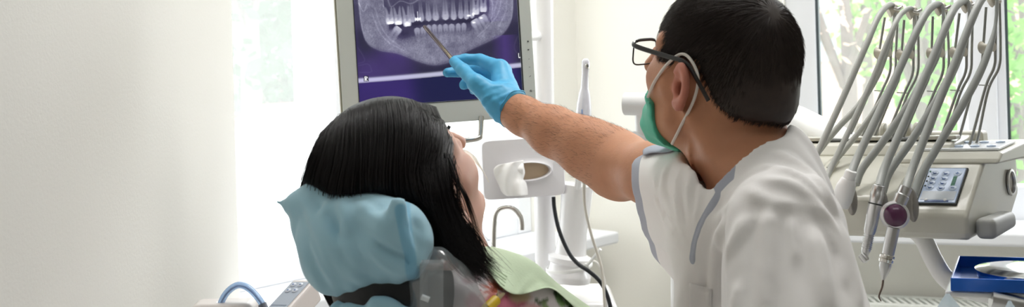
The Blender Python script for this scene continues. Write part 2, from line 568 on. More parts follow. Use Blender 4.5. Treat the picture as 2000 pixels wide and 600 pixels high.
# window_2: behind the instrument unit
w2 = bpy.data.objects.new('window_2', None); scene.collection.objects.link(w2)
w2.location = CORNER + WRD * 1.3; struct(w2, 'wide window with white mullion behind the instrument hoses', 'window')
mb = MB()
for a, b in ((R0, R0 + .085), (1.085, 1.215), (R1 - .08, R1)): frame_bar(mb, WRD, NR, a, b, .85, 2.45)
for a, b in ((.85, .98), (2.37, 2.45)):
    frame_bar(mb, WRD, NR, R0 + .085, 1.085, a, b); frame_bar(mb, WRD, NR, 1.215, R1 - .08, a, b)
wall_piece(mb, WRD, NR, 1.11, 1.19, .86, 2.44, .045, .06)
mb.build('window_frame', M_white_frame, w2, smooth=False, bevel=0.005)
mb = MB()
for t in (R0 + .085, 1.215): wall_piece(mb, WRD, NR, t, t + .008, .98, 2.37, .066, .115)
mb.build('gasket', M_gasket, w2, smooth=False)
for a, b in ((R0 + .085, 1.085), (1.215, R1 - .08)):
    mb = MB(); wall_piece(mb, WRD, NR, a, b, .98, 2.37, .088, .092); mb.build('window_pane', M_clear, w2, smooth=False)
mb = MB(); wall_piece(mb, WRD, NR, 0.3, 2.7, .850, .888, -.17, .058)
struct(mb.build('trim_2', M_white_frame, smooth=False, bevel=0.01), 'white windowsill above the radiator', 'windowsill')
for (d, n, a, b) in ((WLD, NL, L0, L1), (WRD, NR, R0, R1)):
    c = CORNER + d * (a + b) / 2 + n * 0.2 + UP * 1.65
    area_light('window_portal', c, c - n, b - a, 1.6, 1, portal=True)

# ------------------------------------------------------------------ outdoors
M_lawn = mat('lawn', '#969d8a', 0.9, var=0.2, vscale=2)
M_leaf = mix_transparent('leaf_green', '#6c9f48', 0.0, 0.5, 0.4, 0.03)
M_leaf2 = mix_transparent('leaf_pale', '#94c06a', 0.0, 0.5, 0.4, 0.03)
M_leafd = mix_transparent('leaf_dark', '#35523a', 0.0, 0.5, 0.4, 0.03)
M_bloss = mix_transparent('blossom', '#dcc0b0', 0.0, 0.5, 0.4, 0.03)
M_bark = mat('bark', '#6d6660', 0.9, var=0.2, vscale=20)
mb = MB(); mb.prism([(-30, 3.0), (-2.2, 2.2), (CORNER[0], 4.1), (3.4, 3.0), (40, 3.0), (40, 60), (-30, 60)], (0, 0, 0), (1, 0, 0), (0, 1, 0), (0, 0, 1), -.6, -.5)
struct(mb.build('terrain', M_lawn, smooth=False), 'pale ground outside the windows', 'ground')

def leaf_cloud(c, r, n, size, seed):
    g = np.random.default_rng(seed)
    d = g.normal(size=(n, 3)); d /= np.linalg.norm(d, axis=1)[:, None]
    p = np.asarray(c) + d * (g.random((n, 1)) ** 0.4) * np.asarray(r) * (0.75 + 0.5 * vnoise(d * 2.3 + seed, seed)[:, None])
    a = g.normal(size=(n, 3)); a /= np.linalg.norm(a, axis=1)[:, None]
    b = np.cross(a, g.normal(size=(n, 3))); b /= np.linalg.norm(b, axis=1)[:, None]
    s = size * (0.6 + 0.8 * g.random((n, 1)))
    V = np.stack([p - a * s, p + b * s * .5, p + a * s, p - b * s * .5], 1).reshape(-1, 3)
    return V, np.arange(4 * n).reshape(-1, 4)

def tree(name, base, h, r, n, size, m_, seed, label, cat, group=None):
    t = thing(name, label, cat, base, group)
    base = np.asarray(base, float)
    top = base + UP * h
    mb = MB(); mb.tube([base, base + UP * h * .4 + [.05, 0, 0], base + UP * h * .75], [.09, .07, .04], 10, smooth=5)
    for k in range(4):
        a = k * 1.6 + seed
        mb.tube([base + UP * h * .4, base + UP * h * .62 + np.array([math.cos(a), math.sin(a), 0]) * r * .4, base + UP * h * .8 + np.array([math.cos(a), math.sin(a), 0]) * r * .7], [.04, .03, .012], 8, smooth=4)
    mb.build('trunk', M_bark, t)
    V, Q = leaf_cloud(base + UP * (h * .72), (r, r, h * .42), n, size, seed)
    link('foliage', np_mesh('foliage', V, Q), m_, t)
    return t

def at(px, d): return (px - 1000 - 15) / FPX * d
tree('garden_tree', (at(1815, 8.5), 8.5, -.5), 3.0, .42, 900, .05, M_leaf, 1, 'slim bright green tree seen between the instrument hoses', 'tree')
tree('garden_tree', (at(1660, 11), 11, -.5), 3.4, .9, 420, .05, M_bloss, 2, 'pink blossoming tree behind the leftmost instrument hose', 'tree')
tree('garden_bush', (at(1985, 6.5), 6.5, -.5), 2.0, .45, 1100, .04, M_leaf, 3, 'leafy green bush outside the pane right of the white mullion', 'bush')
tree('garden_tree', (at(2010, 12), 12, -.5), 3.6, 1.0, 800, .08, M_leaf2, 4, 'pale green tree with thin foliage at the far right edge', 'tree')
tree('garden_bush', (at(1700, 16), 16, -.5), 3.3, .5, 500, .08, M_leaf2, 5, 'pale distant bush behind the second instrument hose', 'bush')
tree('street_tree', (at(490, 9.0), 9.0, -.5), 4.4, .6, 1100, .08, M_leafd, 6, 'dim leafy tree at the left edge of the hazy pane', 'tree', None)
tree('street_tree', (at(600, 13), 13, -.5), 4.6, .8, 1100, .09, M_leafd, 8, 'dim tree seen through the middle of the hazy pane', 'tree', None)
tree('street_bush', (at(560, 16), 16, -.5), 1.9, .9, 900, .08, M_leafd, 12, 'low dull green bush in front of the grey street building', 'bush')
# pale house across the garden, red car in the street
M_house = mat('pale_render', '#c9a898', 0.9, var=0.03)
M_roof = mat('roof_tile', '#c9a28e', 0.9, var=0.1, vscale=30)
M_hwin = mat('house_pane', '#9fb0b6', 0.2)
hs = thing('house', 'pale pink house standing across the garden beyond the hoses', 'house', (7.5, 20, -.5))
mb = MB(); mb.box((7.5, 21.5, 1.1), (6.5, 3, 3.2)); mb.build('house_wall', M_house, hs, smooth=False)
mb = MB(); mb.prism([(-1.9, 0), (1.9, 0), (0, 1.5)], (4.0, 21.5, 2.7), (0, 1, 0), UP, (1, 0, 0), -.1, 7.1); mb.build('roof', M_roof, hs, smooth=False)
for x in (5.4, 7.2, 9.2):
    mb = MB(); mb.box((x, 19.99, 1.3), (.8, .06, 1.0)); mb.build('house_window', M_hwin, hs, smooth=False)
M_block = mat('grey_render', '#646867', 0.9, var=.05)
sb = thing('street_building', 'low grey building across the street beyond the hazy pane', 'building', (at(535, 22), 22, -.5))
bx0, bx1 = at(395, 22), at(690, 22)
mb = MB(); mb.box(((bx0 + bx1) / 2, 23.5, .75), (bx1 - bx0, 3, 2.5)); mb.build('building_wall', M_block, sb, smooth=False)
mb = MB(); mb.prism([(-1.9, 0), (1.9, 0), (0, 1.0)], (bx0, 23.5, 2.0), (0, 1, 0), UP, (1, 0, 0), -.1, bx1 - bx0 + .1); mb.build('roof', mat('grey_roof', '#57524f', .9, var=.1, vscale=30), sb, smooth=False)
for px in (440, 500, 560, 620):
    mb = MB(); mb.box((at(px, 22), 21.98, 1.0), (.45, .06, .7)); mb.build('house_window', M_hwin, sb, smooth=False)
M_red = mat('red_car_paint', '#c8503c', 0.3, coat=0.5)
M_tyre = mat('tyre', '#2a2a2c', 0.8)
cx, cy = at(482, 12.0), 12.0
cr = thing('parked_car', 'small red car parked in the street beyond the hazy pane', 'car', (cx, cy, -.5))
mb = MB(); mb.prism([(-.9, .25), (-.95, .7), (-.6, .8), (-.35, 1.25), (.45, 1.28), (.75, .85), (1.05, .75), (1.05, .25)], (cx, cy, -.5), (1, 0, 0), UP, (0, 1, 0), -.7, .7)
mb.build('car_body', M_red, cr, smooth=False, bevel=.06)
for sx in (-.6, .65):
    for sy in (-.68, .68):
        mb = MB(); mb.lathe((cx + sx, cy + sy - .08, -.2), (0, 1, 0), [(.15, 0), (.3, 0), (.3, .16), (.15, .16)], 24); mb.build('wheel', M_tyre, cr)

# radiator under the sill
M_rad = mat('radiator_enamel', '#eef0ea', 0.35)
M_slot = mat('radiator_slot', '#8d988c', 0.7)
ra = CORNER + WRD * 1.45
rad = thing('radiator', 'white panel radiator with slatted top below the windowsill', 'radiator', ra - NR * .09)
zt = .685
mb = MB()
wall_piece(mb, WRD, NR, .62, 2.3, .10, zt - .012, -.150, -.138); wall_piece(mb, WRD, NR, .62, 2.3, .10, zt - .012, -.05, -.038)
mb.build('panel', M_rad, rad, smooth=False, bevel=.004)
mb = MB()
wall_piece(mb, WRD, NR, .62, 2.3, zt - .012, zt, -.156, -.134); wall_piece(mb, WRD, NR, .62, 2.3, zt - .012, zt, -.056, -.034)
for k in range(84):
    t = .63 + k * .02
    c = CORNER + WRD * t - NR * .095 + UP * (zt - .005)
    dd = nrm(-NR * 1.0 + WRD * .35); 
    mb.box(c, (.086, .009, .008), (dd, np.cross(UP, dd), UP))
mb.build('grille', M_rad, rad, smooth=False, bevel=.0015, seg=2)
mb = MB(); wall_piece(mb, WRD, NR, .64, 2.28, .14, zt - .06, -.134, -.056); mb.build('fins', M_slot, rad, smooth=False)
for t in (.8, 2.1):
    mb = MB(); wall_piece(mb, WRD, NR, t, t + .04, .3, .6, -.04, 0.0); mb.build('bracket', M_rad, rad, smooth=False)
# ------------------------------------------------------------------ monitor with the X-ray
M_bezel = mat('monitor_plastic', '#e3e7e0', 0.35, coat=0.15)
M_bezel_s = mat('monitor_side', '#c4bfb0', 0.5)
M_ink = mat('dark_print', '#3a3d3c', 0.6)
M_steel = mat('brushed_steel', '#c9c7c0', 0.25, metal=1.0)
M_chrome = mat('chrome', '#e4e2dd', 0.12, metal=1.0)
mA = W(703, 209.5, 2.345); mB_ = W(1021, 187.5, 2.395)
mx = nrm(mB_ - mA); mz = np.array([-.035, .0, 1.0]); mz = nrm(mz - mx * (mz @ mx)); my = np.cross(mz, mx)      # my points away from the viewer
my = my if my[1] > 0 else -my
sw = np.linalg.norm(mB_ - mA); sh = sw * .80
mon = thing('monitor', 'flat white monitor showing a dental X-ray above the patient', 'monitor', mA + mx * sw / 2 - mz * .06)
s = sw / 319.0                                           # metres per screen dot
def MP(a, b, c=0.0): return mA + mx * a + mz * b + my * c
mb = MB()
bw, bl, bb, th = 24 * s, 33 * s, 42 * s, .045
def ring(o0, o1, c0, c1):
    pass
# bezel: four bars with a chin that bows out below
for (a0, a1, b0, b1) in ((-bl, 0, -bb, sh + bw), (sw, sw + bw + 2 * s, -bb, sh + bw), (0, sw, -bb, 0), (0, sw, sh, sh + bw)):
    mb.box(MP((a0 + a1) / 2, (b0 + b1) / 2, .012), (a1 - a0, .034, b1 - b0), (mx, my, mz))
mb.build('bezel', M_bezel, mon, smooth=False, bevel=.0025)
mb = MB()
for (a0, a1, b0, b1) in ((-bl - 4 * s, -bl - .2 * s, -bb, sh + bw),):
    mb.box(MP((a0 + a1) / 2, (b0 + b1) / 2, .03), (a1 - a0, .05, b1 - b0), (mx, my, mz))
mb.box(MP(sw / 2, (sh - bb + bw) / 2, .045), (sw + bl + bw, .03, sh + bb + bw - .004), (mx, my, mz))
mb.box(MP(-bl - 1 * s, -bb + 2 * s, .02), (9 * s, .05, 12 * s), (mx, my, mz))
mb.build('back_shell', M_bezel_s, mon, smooth=False, bevel=.003)
# screen picture, computed as a panoramic X-ray
NX, NY = 560, 448
ub, vb_ = np.meshgrid(np.linspace(0, 319, NX), np.linspace(0, 255, NY))       # u right, v up from the lower edge, in screen dots
u = ub; v = 210 - vb_ * 1.0                                                    # v now in picture rows (0 = frame top)
def g2(x, y, sx, sy): return np.exp(-(x / sx) ** 2 - (y / sy) ** 2)
def seg(u, v, a, b):
    ax, ay = a; bx, by = b; t = np.clip(((u - ax) * (bx - ax) + (v - ay) * (by - ay)) / ((bx - ax) ** 2 + (by - ay) ** 2), 0, 1)
    return np.hypot(u - ax - t * (bx - ax), v - ay - t * (by - ay)), t
def pline(pts, n=6):
    P_ = spline([(a, b, 0) for a, b in pts], n); d = None
    for a, b in zip(P_[:-1], P_[1:]):
        e, _ = seg(u, v, a[:2], b[:2]); d = e if d is None else np.minimum(d, e)
    return d
P3 = np.stack([u.ravel(), v.ravel(), 0 * u.ravel()], 1)
nz = lambda f, sd: vnoise(P3 * f + 3.7, sd).reshape(u.shape)
tex = .5 * nz(.05, 1) + .3 * nz(.15, 2) + .2 * nz(.5, 3)
fine = vnoise(P3 * np.array([.9, .5, 1]), 5).reshape(u.shape) * .6 + nz(1.3, 6) * .4
I = .20 + .16 * tex + .05 * (fine - .5)
sgm = lambda d, k=1.0: 1 / (1 + np.exp(np.clip(d * k, -40, 40)))
# mandible: lower border from one ramus round the chin to the other
low = [(8, -40), (10, 20), (13, 62), (22, 88), (44, 103), (80, 112), (112, 127), (146, 138), (180, 134), (214, 116), (252, 101), (286, 86), (305, 60), (311, 20), (313, -40)]
LP = spline([(a, b, 0) for a, b in low], 8)
lowv = np.interp(u, LP[:, 0], LP[:, 1])
below_jaw = sgm(lowv - v, 0.5)                                               # 1 below the lower border
ins = 1 - below_jaw
upc = [(57, -30), (60, 40), (74, 70), (98, 82), (140, 76), (180, 76), (220, 74), (246, 66), (262, 40), (266, -30)]
UPp = spline([(a, b, 0) for a, b in upc], 8); upv = np.interp(u, UPp[:, 0], UPp[:, 1])
bone = ins * sgm(upv - v, .16)
I += bone * (.05 + .26 * fine * tex + .07)
I += .13 * np.exp(-(pline(low) / 1.6) ** 2) + .05 * np.exp(-(pline(low) / 6) ** 2) * ins
for q in ([(40, 20), (48, 52), (62, 78), (84, 98)], [(34, 30), (44, 62), (60, 86), (90, 106)], [(290, 10), (280, 44), (262, 66), (236, 88)], [(284, 10), (270, 46), (252, 72)], [(300, 0), (296, 40), (280, 70)]):
    I += .10 * np.exp(-(pline(q) / 1.3) ** 2)
for q in ([(60, -10), (66, 3), (90, 2), (130, 3), (158, -2), (190, 3), (240, 2), (262, -6)], [(66, 6), (72, 20), (90, 10), (110, 16), (128, 8)], [(228, 2), (236, 16), (252, 8), (266, 14), (276, 4)], [(10, 10), (18, 26), (26, 12)], [(56, 16), (62, 30), (60, 44)], [(262, 10), (270, 24), (268, 44)]):
    I += .13 * np.exp(-(pline(q) / 1.2) ** 2)
I += .10 * g2(u - 150, v + 10, 70, 22) + .10 * g2(u - 163, v - 20, 16, 60)
I -= .17 * np.exp(-((v - 58 + 3 * np.cos((u - 163) / 55)) / 5) ** 2) * (np.abs(u - 165) < 100)       # gap between the rows
I -= .20 * g2(u - 92, v - 74, 15, 9) + .12 * g2(u - 118, v - 66, 14, 8)
I -= .10 * g2(u - 160, v - 158, 90, 16)
I = np.clip(I, .06, 1)
tw = np.random.default_rng(21)
def tooth(x, yc, yr, w, ang, b, roots=1):
    """x, biting-edge row yc, root-tip row yr, crown width, lean in degrees, brightness"""
    global I
    a = math.radians(ang); sgn = 1 if yr > yc else -1
    ax_, ay_ = math.sin(a), math.cos(a) * sgn                                # axis from crown to root
    dx, dy = u - x, v - yc
    L = abs(yr - yc); t = (dx * ax_ + dy * ay_) / L; p = dx * ay_ * sgn - dy * ax_ * sgn
    if roots == 1:
        h = np.interp(t, [-.06, 0, .12, .36, .55, .9, 1.03], [.0, .40, .50, .36, .30, .16, .0]) * w
        m = sgm(np.abs(p) - h, 1.7) * ((t > -.06) & (t < 1.03))
        pulp = np.exp(-(p / (.09 * w + .5)) ** 2) * ((t > .2) & (t < .95)) * .10
    else:
        hc = np.interp(t, [-.08, 0, .14, .40, .52], [.30, .46, .52, .46, .44]) * w
        m = sgm(np.abs(p) - hc, 1.7) * ((t > -.05) & (t < .52))
        for o in (-1, 1):
            c = o * np.interp(t, [.4, 1], [.22, .36]) * w
            hr = np.interp(t, [.35, .5, .9, 1.02], [.25, .20, .10, .0]) * w
            m = np.maximum(m, sgm(np.abs(p - c) - hr, 1.7) * ((t > .40) & (t < 1.02)) * .9)
        pulp = np.exp(-(p / (.13 * w)) ** 2) * ((t > .22) & (t < .5)) * .10
    cusp = 0 if roots == 1 else np.sin(p / w * 9) * .03
    val = np.interp(t + cusp, [-.05, .05, .28, .40, 1.0], [b + .10, b + .07, b + .02, b - .10, b - .24]) + .05 * (fine - .5) - pulp
    I[:] = I * (1 - m) + m * np.maximum(val, I + .03)
for x, w, b in ((129, 11, .60), (143, 12, .60), (157, 13, .62), (176, 14, .64), (192, 12, .62), (206, 11, .60), (217, 11, .62), (112, 11, .60), (228, 10, .60)):
    tooth(x, 49 + tw.random() * 2, 4 + 5 * tw.random(), w, (x - 165) * .04, b)
for x, y in ((68, 52), (84, 54), (101, 58)): tooth(x, y, 20, 16, -3, .72, 2)
for x, y in ((236, 43), (251, 39)): tooth(x, y, 10, 14, 3, .72, 2)
for x, w in ((119, 12), (131, 11), (142, 10), (153, 10), (164, 9), (175, 10), (187, 12), (200, 10), (211, 10)):
    tooth(x, 60 + (3 if x < 135 else 0) + tw.random() * 2, 96 + 5 * tw.random(), w, (165 - x) * .05, .56)
for x, y, a in ((232, 56, -26), (247, 49, -28)): tooth(x, y, y + 36, 17, -a, .62, 2)
tooth(84, 62, 92, 16, -40, .64, 2)
for (x, y, a, b) in ((69, 51, 5, 1.8), (84, 52, 4.5, 2.4), (101, 55, 3.5, 2.4), (222, 46, 3, 1.6), (231, 44, 2, 2.4), (231, 60, 2.4, 1.2), (246, 52, 2.2, 1.2)):   # fillings
    I += .65 * g2(u - x, v - y, a, b)
I = np.maximum(I, 1.0 * sgm(np.maximum(np.abs(u - 122) - 7 + .8 * np.abs(v - 47) * .3, np.abs(v - 47) - 3.4 - .8 * np.sin(u * 1.2)), 1.6))    # metal crown
I = np.maximum(I, 1.0 * sgm(np.maximum(np.abs(u - 122) - .9, np.abs(v - 39) - 7), 1.8))     # and its post
dk = below_jaw * sgm(-(v - 60) * .2)
I = I * (1 - .62 * dk)
for q in ([(3, 95), (12, 112), (14, 122), (2, 126)], [(2, 130), (20, 128), (26, 138), (24, 144), (4, 143)], [(316, 92), (308, 112), (312, 124), (318, 126)]):
    I += .10 * np.exp(-(pline(q) / 1.1) ** 2)
edge = 156 - .028 * (u - 0) + 1.5 * np.sin(u * .012)
# everything under the film's lower border is the dark program window
below = 1 / (1 + np.exp(-(v - edge - 8) * 2.0)); line = 1 / (1 + np.exp((np.abs(v - edge - 3) - 4) * 1.3))
I = I * (1 - below * .98)
I = np.clip(I, 0, 1.2)
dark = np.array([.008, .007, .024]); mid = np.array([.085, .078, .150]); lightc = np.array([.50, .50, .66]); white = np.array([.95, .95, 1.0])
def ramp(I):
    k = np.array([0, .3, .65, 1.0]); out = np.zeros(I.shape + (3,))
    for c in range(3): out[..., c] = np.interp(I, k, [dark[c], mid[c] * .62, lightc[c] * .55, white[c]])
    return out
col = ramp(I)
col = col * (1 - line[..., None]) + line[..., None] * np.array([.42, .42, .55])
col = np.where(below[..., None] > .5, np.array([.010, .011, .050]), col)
# violet reflections on the screen, painted into its picture
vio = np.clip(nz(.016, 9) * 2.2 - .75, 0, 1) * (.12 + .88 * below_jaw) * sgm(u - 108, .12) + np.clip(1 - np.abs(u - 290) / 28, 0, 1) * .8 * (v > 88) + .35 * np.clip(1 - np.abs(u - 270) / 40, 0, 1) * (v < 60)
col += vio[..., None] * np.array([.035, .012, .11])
for (x, y, ch) in ((15, 156, 'R'), (318, 130, 'L')):
    bx = (np.abs(u - x) < 4.5) & (np.abs(v - y) < 5.5); col[bx] = (.01, .01, .02)
    strokes = {'R': (((-2, -4), (-2, 4)), ((-2, -4), (2, -3)), ((2, -3), (2, -1)), ((2, -1), (-2, 0)), ((-1, 0), (2, 4))), 'L': (((-2, -4), (-2, 4)), ((-2, 4), (2, 4)))}[ch]
    for a, b in strokes:
        d, _ = seg(u, v, (x + a[0], y + a[1]), (x + b[0], y + b[1])); col[d < .7] = (.8, .8, .85)
G = mA + (ub / 319 * sw)[..., None] * mx + (vb_ / 255 * sh)[..., None] * mz + .0005 * my
idx = np.arange(NX * NY).reshape(NY, NX)
Q = np.stack([idx[:-1, :-1], idx[:-1, 1:], idx[1:, 1:], idx[1:, :-1]], -1).reshape(-1, 4)
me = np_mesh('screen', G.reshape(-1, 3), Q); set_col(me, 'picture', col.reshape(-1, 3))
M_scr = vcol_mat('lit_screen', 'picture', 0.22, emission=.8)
M_scr.node_tree.nodes['Principled BSDF'].inputs['Specular IOR Level'].default_value = .12
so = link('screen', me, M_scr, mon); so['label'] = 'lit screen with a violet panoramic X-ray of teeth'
# thin black edge round the lit area
mb = MB()
for (a0, a1, b0, b1) in ((-1.5 * s, 0, -1.5 * s, sh), (sw, sw + 2.5 * s, -1.5 * s, sh), (0, sw, -1.5 * s, 0)):
    mb.box(MP((a0 + a1) / 2, (b0 + b1) / 2, -.0045), (a1 - a0, .002, b1 - b0), (mx, my, mz))
mb.build('screen_edge', mat('screen_edge', '#2c2f33', .5), mon, smooth=False)
# printed marks of the control keys on the right bezel
def mark(a, b, strokes, k):
    mb = MB()
    for p, q in strokes:
        mb.tube([MP(sw + a + p[0] * s, b + p[1] * s, -.0055), MP(sw + a + q[0] * s, b + q[1] * s, -.0055)], .45 * s, 6)
    mb.build('key_mark', M_ink, mon)
ka = 16 * s
def yy(py): return (187 - py) * s
mark(ka, yy(80), [((-1.6, -1), (0, 1.2)), ((0, 1.2), (1.6, -1)), ((-1.6, -1), (1.6, -1)), ((-.8, -.4), (.8, -.4))], 0)
mark(ka, yy(97), [((-1.6, 1), (0, -1.2)), ((0, -1.2), (1.6, 1)), ((-1.6, 1), (1.6, 1)), ((-.8, .4), (.8, .4))], 1)
mark(ka, yy(115), [((-.6, 0), (.6, 0)), ((0, -.6), (0, .6))], 2)
mark(ka, yy(131), [((-1.3, 0), (1.3, 0))], 3)
mark(ka, yy(149), [((-1.6, -1.2), (.4, .3)), ((.4, .3), (-.4, -.3)), ((-.4, -.3), (1.6, 1.2))], 4)
mark(ka, yy(178), [((math.cos(t) * 1.8, math.sin(t) * 1.8), (math.cos(t + .7) * 1.8, math.sin(t + .7) * 1.8)) for t in np.arange(2.2, 6.9, .7)] + [((0, .6), (0, 2.4))], 5)
mark(ka + 6 * s, yy(178), [((-.5, 0), (.5, 0))], 6)
# steel handle rail under the screen
hp = [W(940, 228, 2.375), W(939, 262, 2.36), W(934, 270, 2.355), W(915, 274, 2.35), W(868, 278, 2.35), W(780, 285, 2.35), W(745, 287, 2.35), W(738, 280, 2.35), W(737, 238, 2.36)]
mb = MB(); mb.tube(hp, .0052, 14, smooth=6); o = mb.build('handle_rail', M_steel, mon); o['label'] = 'bent steel rail under the monitor'
# black cables hanging behind the chin
mb = MB(); mb.tube(WL([(878, 246, 2.40), (870, 262, 2.40), (860, 275, 2.41), (845, 285, 2.42), (800, 330, 2.46)]), .0035, 10, smooth=6)
mb.build('signal_cable', mat('black_cable', '#22252a', .5), mon)
# arm bracket to the pole
mb = MB(); mb.tube([MP(sw * .6, sh * .45, .05), MP(sw * .75, sh * .45, .14), W(1057, 70, 2.86)], .011, 16, smooth=6); mb.build('mount_arm', M_white, mon)
# ------------------------------------------------------------------ the dentist
M_skin = mat('skin_dentist', '#c48c6c', 0.5, var=0.11, vscale=45, bump=0.0005, bscale=250, sss=.12, spec=.35)
two_tone(M_skin, 'ear_distance', '#cc8272', .004)
M_hair_d = mat('dark_hair', '#382e2a', 0.48, var=.3, vscale=90, spec=.35)
M_glove = mat('blue_nitrile', '#52aedb', 0.45, var=.05, vscale=20, bump=0.0004, bscale=120, spec=.4)
M_scrub = mat('scrub_cloth', '#efeceb', 0.85, var=.015, vscale=40, bump=0.0003, bscale=900, sheen=.2)
two_tone(M_scrub, 'trim_distance', '#a2a6b4')
M_trim = mat('grey_trim_cloth', '#a2a6b4', 0.85, var=.03, bump=.0003, bscale=900)
M_mask = mat('green_mask', '#4fbfa0', 0.8, var=.06, vscale=60, bump=.0006, bscale=200, sheen=.2)
M_mask_edge = mat('mask_binding', '#b9d8c8', 0.8)
M_loop = mat('white_elastic', '#e9e2da', 0.8)
M_frame = mat('black_frame', '#1d1b1a', 0.35)
M_lens = mix_transparent('spectacle_lens', '#ffffff', .95, .2, .05, .05)
M_eye = mat('eye_white', '#e8e4e0', .2)

dent = thing('person', 'dentist in white scrubs, green mask and glasses pointing a stick at the screen', 'person', W(1480, 900, 1.55))

def frame_from(F, roll=0.0):
    F = nrm(F); L = nrm(np.cross([0, 0, 1], F)); U = np.cross(F, L)
    c, s_ = math.cos(roll), math.sin(roll)
    return F, c * L + s_ * U, -s_ * L + c * U
HC = W(1403, 140, 1.65)
ya, pt = math.radians(46), math.radians(14)
HF, HL, HU = frame_from((-math.cos(ya) * math.cos(pt), math.sin(ya) * math.cos(pt), math.sin(pt)))
HM = np.array([HF, HL, HU])
HS = 0.98
def hl(p): return HC + HS * (HM.T @ np.asarray(p, float))          # head-local (forward, left, up) -> room
def to_head(P): return ((P - HC) @ HM.T / HS).astype(np.float32)

def head_field(q, ear=True):
    """head in its own axes, metres"""
    a = np.abs(q); m = q.copy(); m[:, 1] = a[:, 1]                   # symmetric
    d = ell(m, (-.012, 0, .030), (.100, .0775, .092))
    d = smin(d, ell(m, (.030, 0, -.030), (.066, .062, .082)), .03)
    d = smin(d, rc(m, (.018, .050, -.070), (.074, .014, -.098), .018, .019), .028)   # jaw
    d = smin(d, rc(m, (.060, .034, -.022), (.030, .056, -.018), .026, .022), .02)  # cheek bone
    d = smin(d, rc(m, (.074, .012, .030), (.056, .050, .030), .016, .014), .016)    # brow
    d = smin(d, rc(m, (.094, 0, .022), (.116, 0, -.020), .007, .0115), .012)         # nose
    d = smin(d, rc(m, (.104, .011, -.026), (.100, .013, -.028), .008, .008), .006)
    d = smax(d, -ell(m, (.094, .032, .006), (.016, .020, .013)), .012)               # eye socket
    d = smin(d, ell(m, (.080, .032, .007), (.0125, .0125, .0125)), .003)
    d = smin(d, rc(m, (.089, 0, -.056), (.080, .022, -.058), .0085, .0055), .006)    # lips
    d = smin(d, rc(m, (.085, 0, -.068), (.078, .018, -.068), .0085, .0055), .006)
    d = smin(d, rc(m, (.076, 0, -.096), (.080, .008, -.094), .018, .016), .015)      # chin
    return d
# the left and right ear: a tilted shell with a raised rim
EC, et = np.array([-.006, .079, -.013]), math.radians(-4)
def ear_field(q):
    m = q.copy(); m[:, 1] = np.abs(m[:, 1]); p = m - EC.astype(np.float32)
    c, s_ = math.cos(et), math.sin(et)
    x = p[:, 0] * c + p[:, 2] * s_; z = -p[:, 0] * s_ + p[:, 2] * c
    y = p[:, 1] + x * .45                                              # flares away from the skull towards the back
    z2 = np.where(z > 0, z / 1.0, z * .94)
    r = np.sqrt((x / .0170) ** 2 + (z2 / .0290) ** 2) + 1e-6
    rad = (r - 1) * .018
    shell = np.maximum(rad, np.abs(y - .006) - .0045)
    rim = np.sqrt((rad + .0030) ** 2 + (y - .0115) ** 2) - .0046
    rim = np.where((x > .004) & (z < .012) & (z > -.022), .01, rim)
    lobe = ell(np.stack([x, y, z], 1), (.003, .007, -.025), (.0085, .006, .0085))
    anti = np.sqrt((np.sqrt(((x + .001) / .0095) ** 2 + ((z - .004) / .019) ** 2) - 1) ** 2 * .0001 + (y - .010) ** 2) - .0032
    d = smin(smin(shell, rim, .004), lobe, .006)
    d = smin(d, np.where(x > .0, .01, anti), .003)
    conch = ell(np.stack([x, y, z], 1), (.004, .014, -.005), (.0088, .0125, .0135))
    d = smax(d, -conch, .003)
    tragus = ell(np.stack([x, y, z], 1), (.015, .005, -.008), (.005, .005, .008))
    return smin(d, tragus, .004)

NB = W(1474, 352, 1.60)                                            # root of the neck
SR, SLc = W(1352, 362, 1.74), W(1552, 440, 1.43)
EL, WR = W(1207, 322, 1.95), W(1002, 216, 2.12)
def body_field(P):
    q = to_head(P)
    d = smin(head_field(q), ear_field(q), .006) * HS
    d = smin(d, chain(P, [hl((-.030, 0, -.030)), hl((-.056, 0, -.10)), NB], [.056, .053, .057]), .03)
    d = smin(d, rc(P, hl((.02, 0, -.085)), W(1452, 345, 1.60), .034, .036), .02)      # throat
    d = smin(d, rc(P, hl((-.02, .056, -.055)), W(1440, 365, 1.57), .010, .010), .03)     # neck cord
    d = smin(d, rc(P, W(1478, 440, 1.63), SR, .05, .040), .02)
    d = smin(d, rc(P, W(1480, 345, 1.59), W(1545, 455, 1.46), .045, .045), .03)
    d = smin(d, rc(P, W(1490, 480, 1.61), W(1512, 900, 1.59), .080, .10), .04)
    d = smin(d, rc(P, W(1480, 250, 1.63), W(1512, 330, 1.62), .030, .036), .03)         # nape
    # pointing arm
    ua, fa = EL - SR, WR - EL
    arm = chain(P, [SR, SR + ua * .5, EL], [.046, .043, .047], .02)
    arm = smin(arm, chain(P, [EL, EL + fa * .25, EL + fa * .6, EL + fa * .9, WR], [.046, .0445, .0375, .0285, .026], .02), .03)
    arm = smin(arm, rc(P, EL + fa * .10 + UP * .012, EL + fa * .38 + UP * .008, .036, .032), .02)    # muscle along the top
    arm = smin(arm, rc(P, EL - UP * .012, EL - UP * .014 - fa * .03, .038, .034), .015)             # elbow
    d = smin(d, arm, .02)
    # hand inside the glove
    d = smin(d, rc(P, WR, W(985, 196, 2.135), .023, .018), .015)
    # resting arm under the shirt sleeve
    return smin(d, rc(P, W(1548, 460, 1.45), W(1558, 720, 1.34), .045, .04), .04)
V, Q = sdf_mesh(body_field, np.minimum(W(930, 700, 1.3), W(930, 700, 2.3)) - [.1, .0, .02], W(1640, -60, 2.3) + [-.1, .0, .06], .0031)
me = np_mesh('body', V, Q); body_V, body_Q = V, Q
set_attr(me, 'ear_distance', ear_field(to_head(V.astype(np.float32))) - .002)
link('body', me, M_skin, dent)

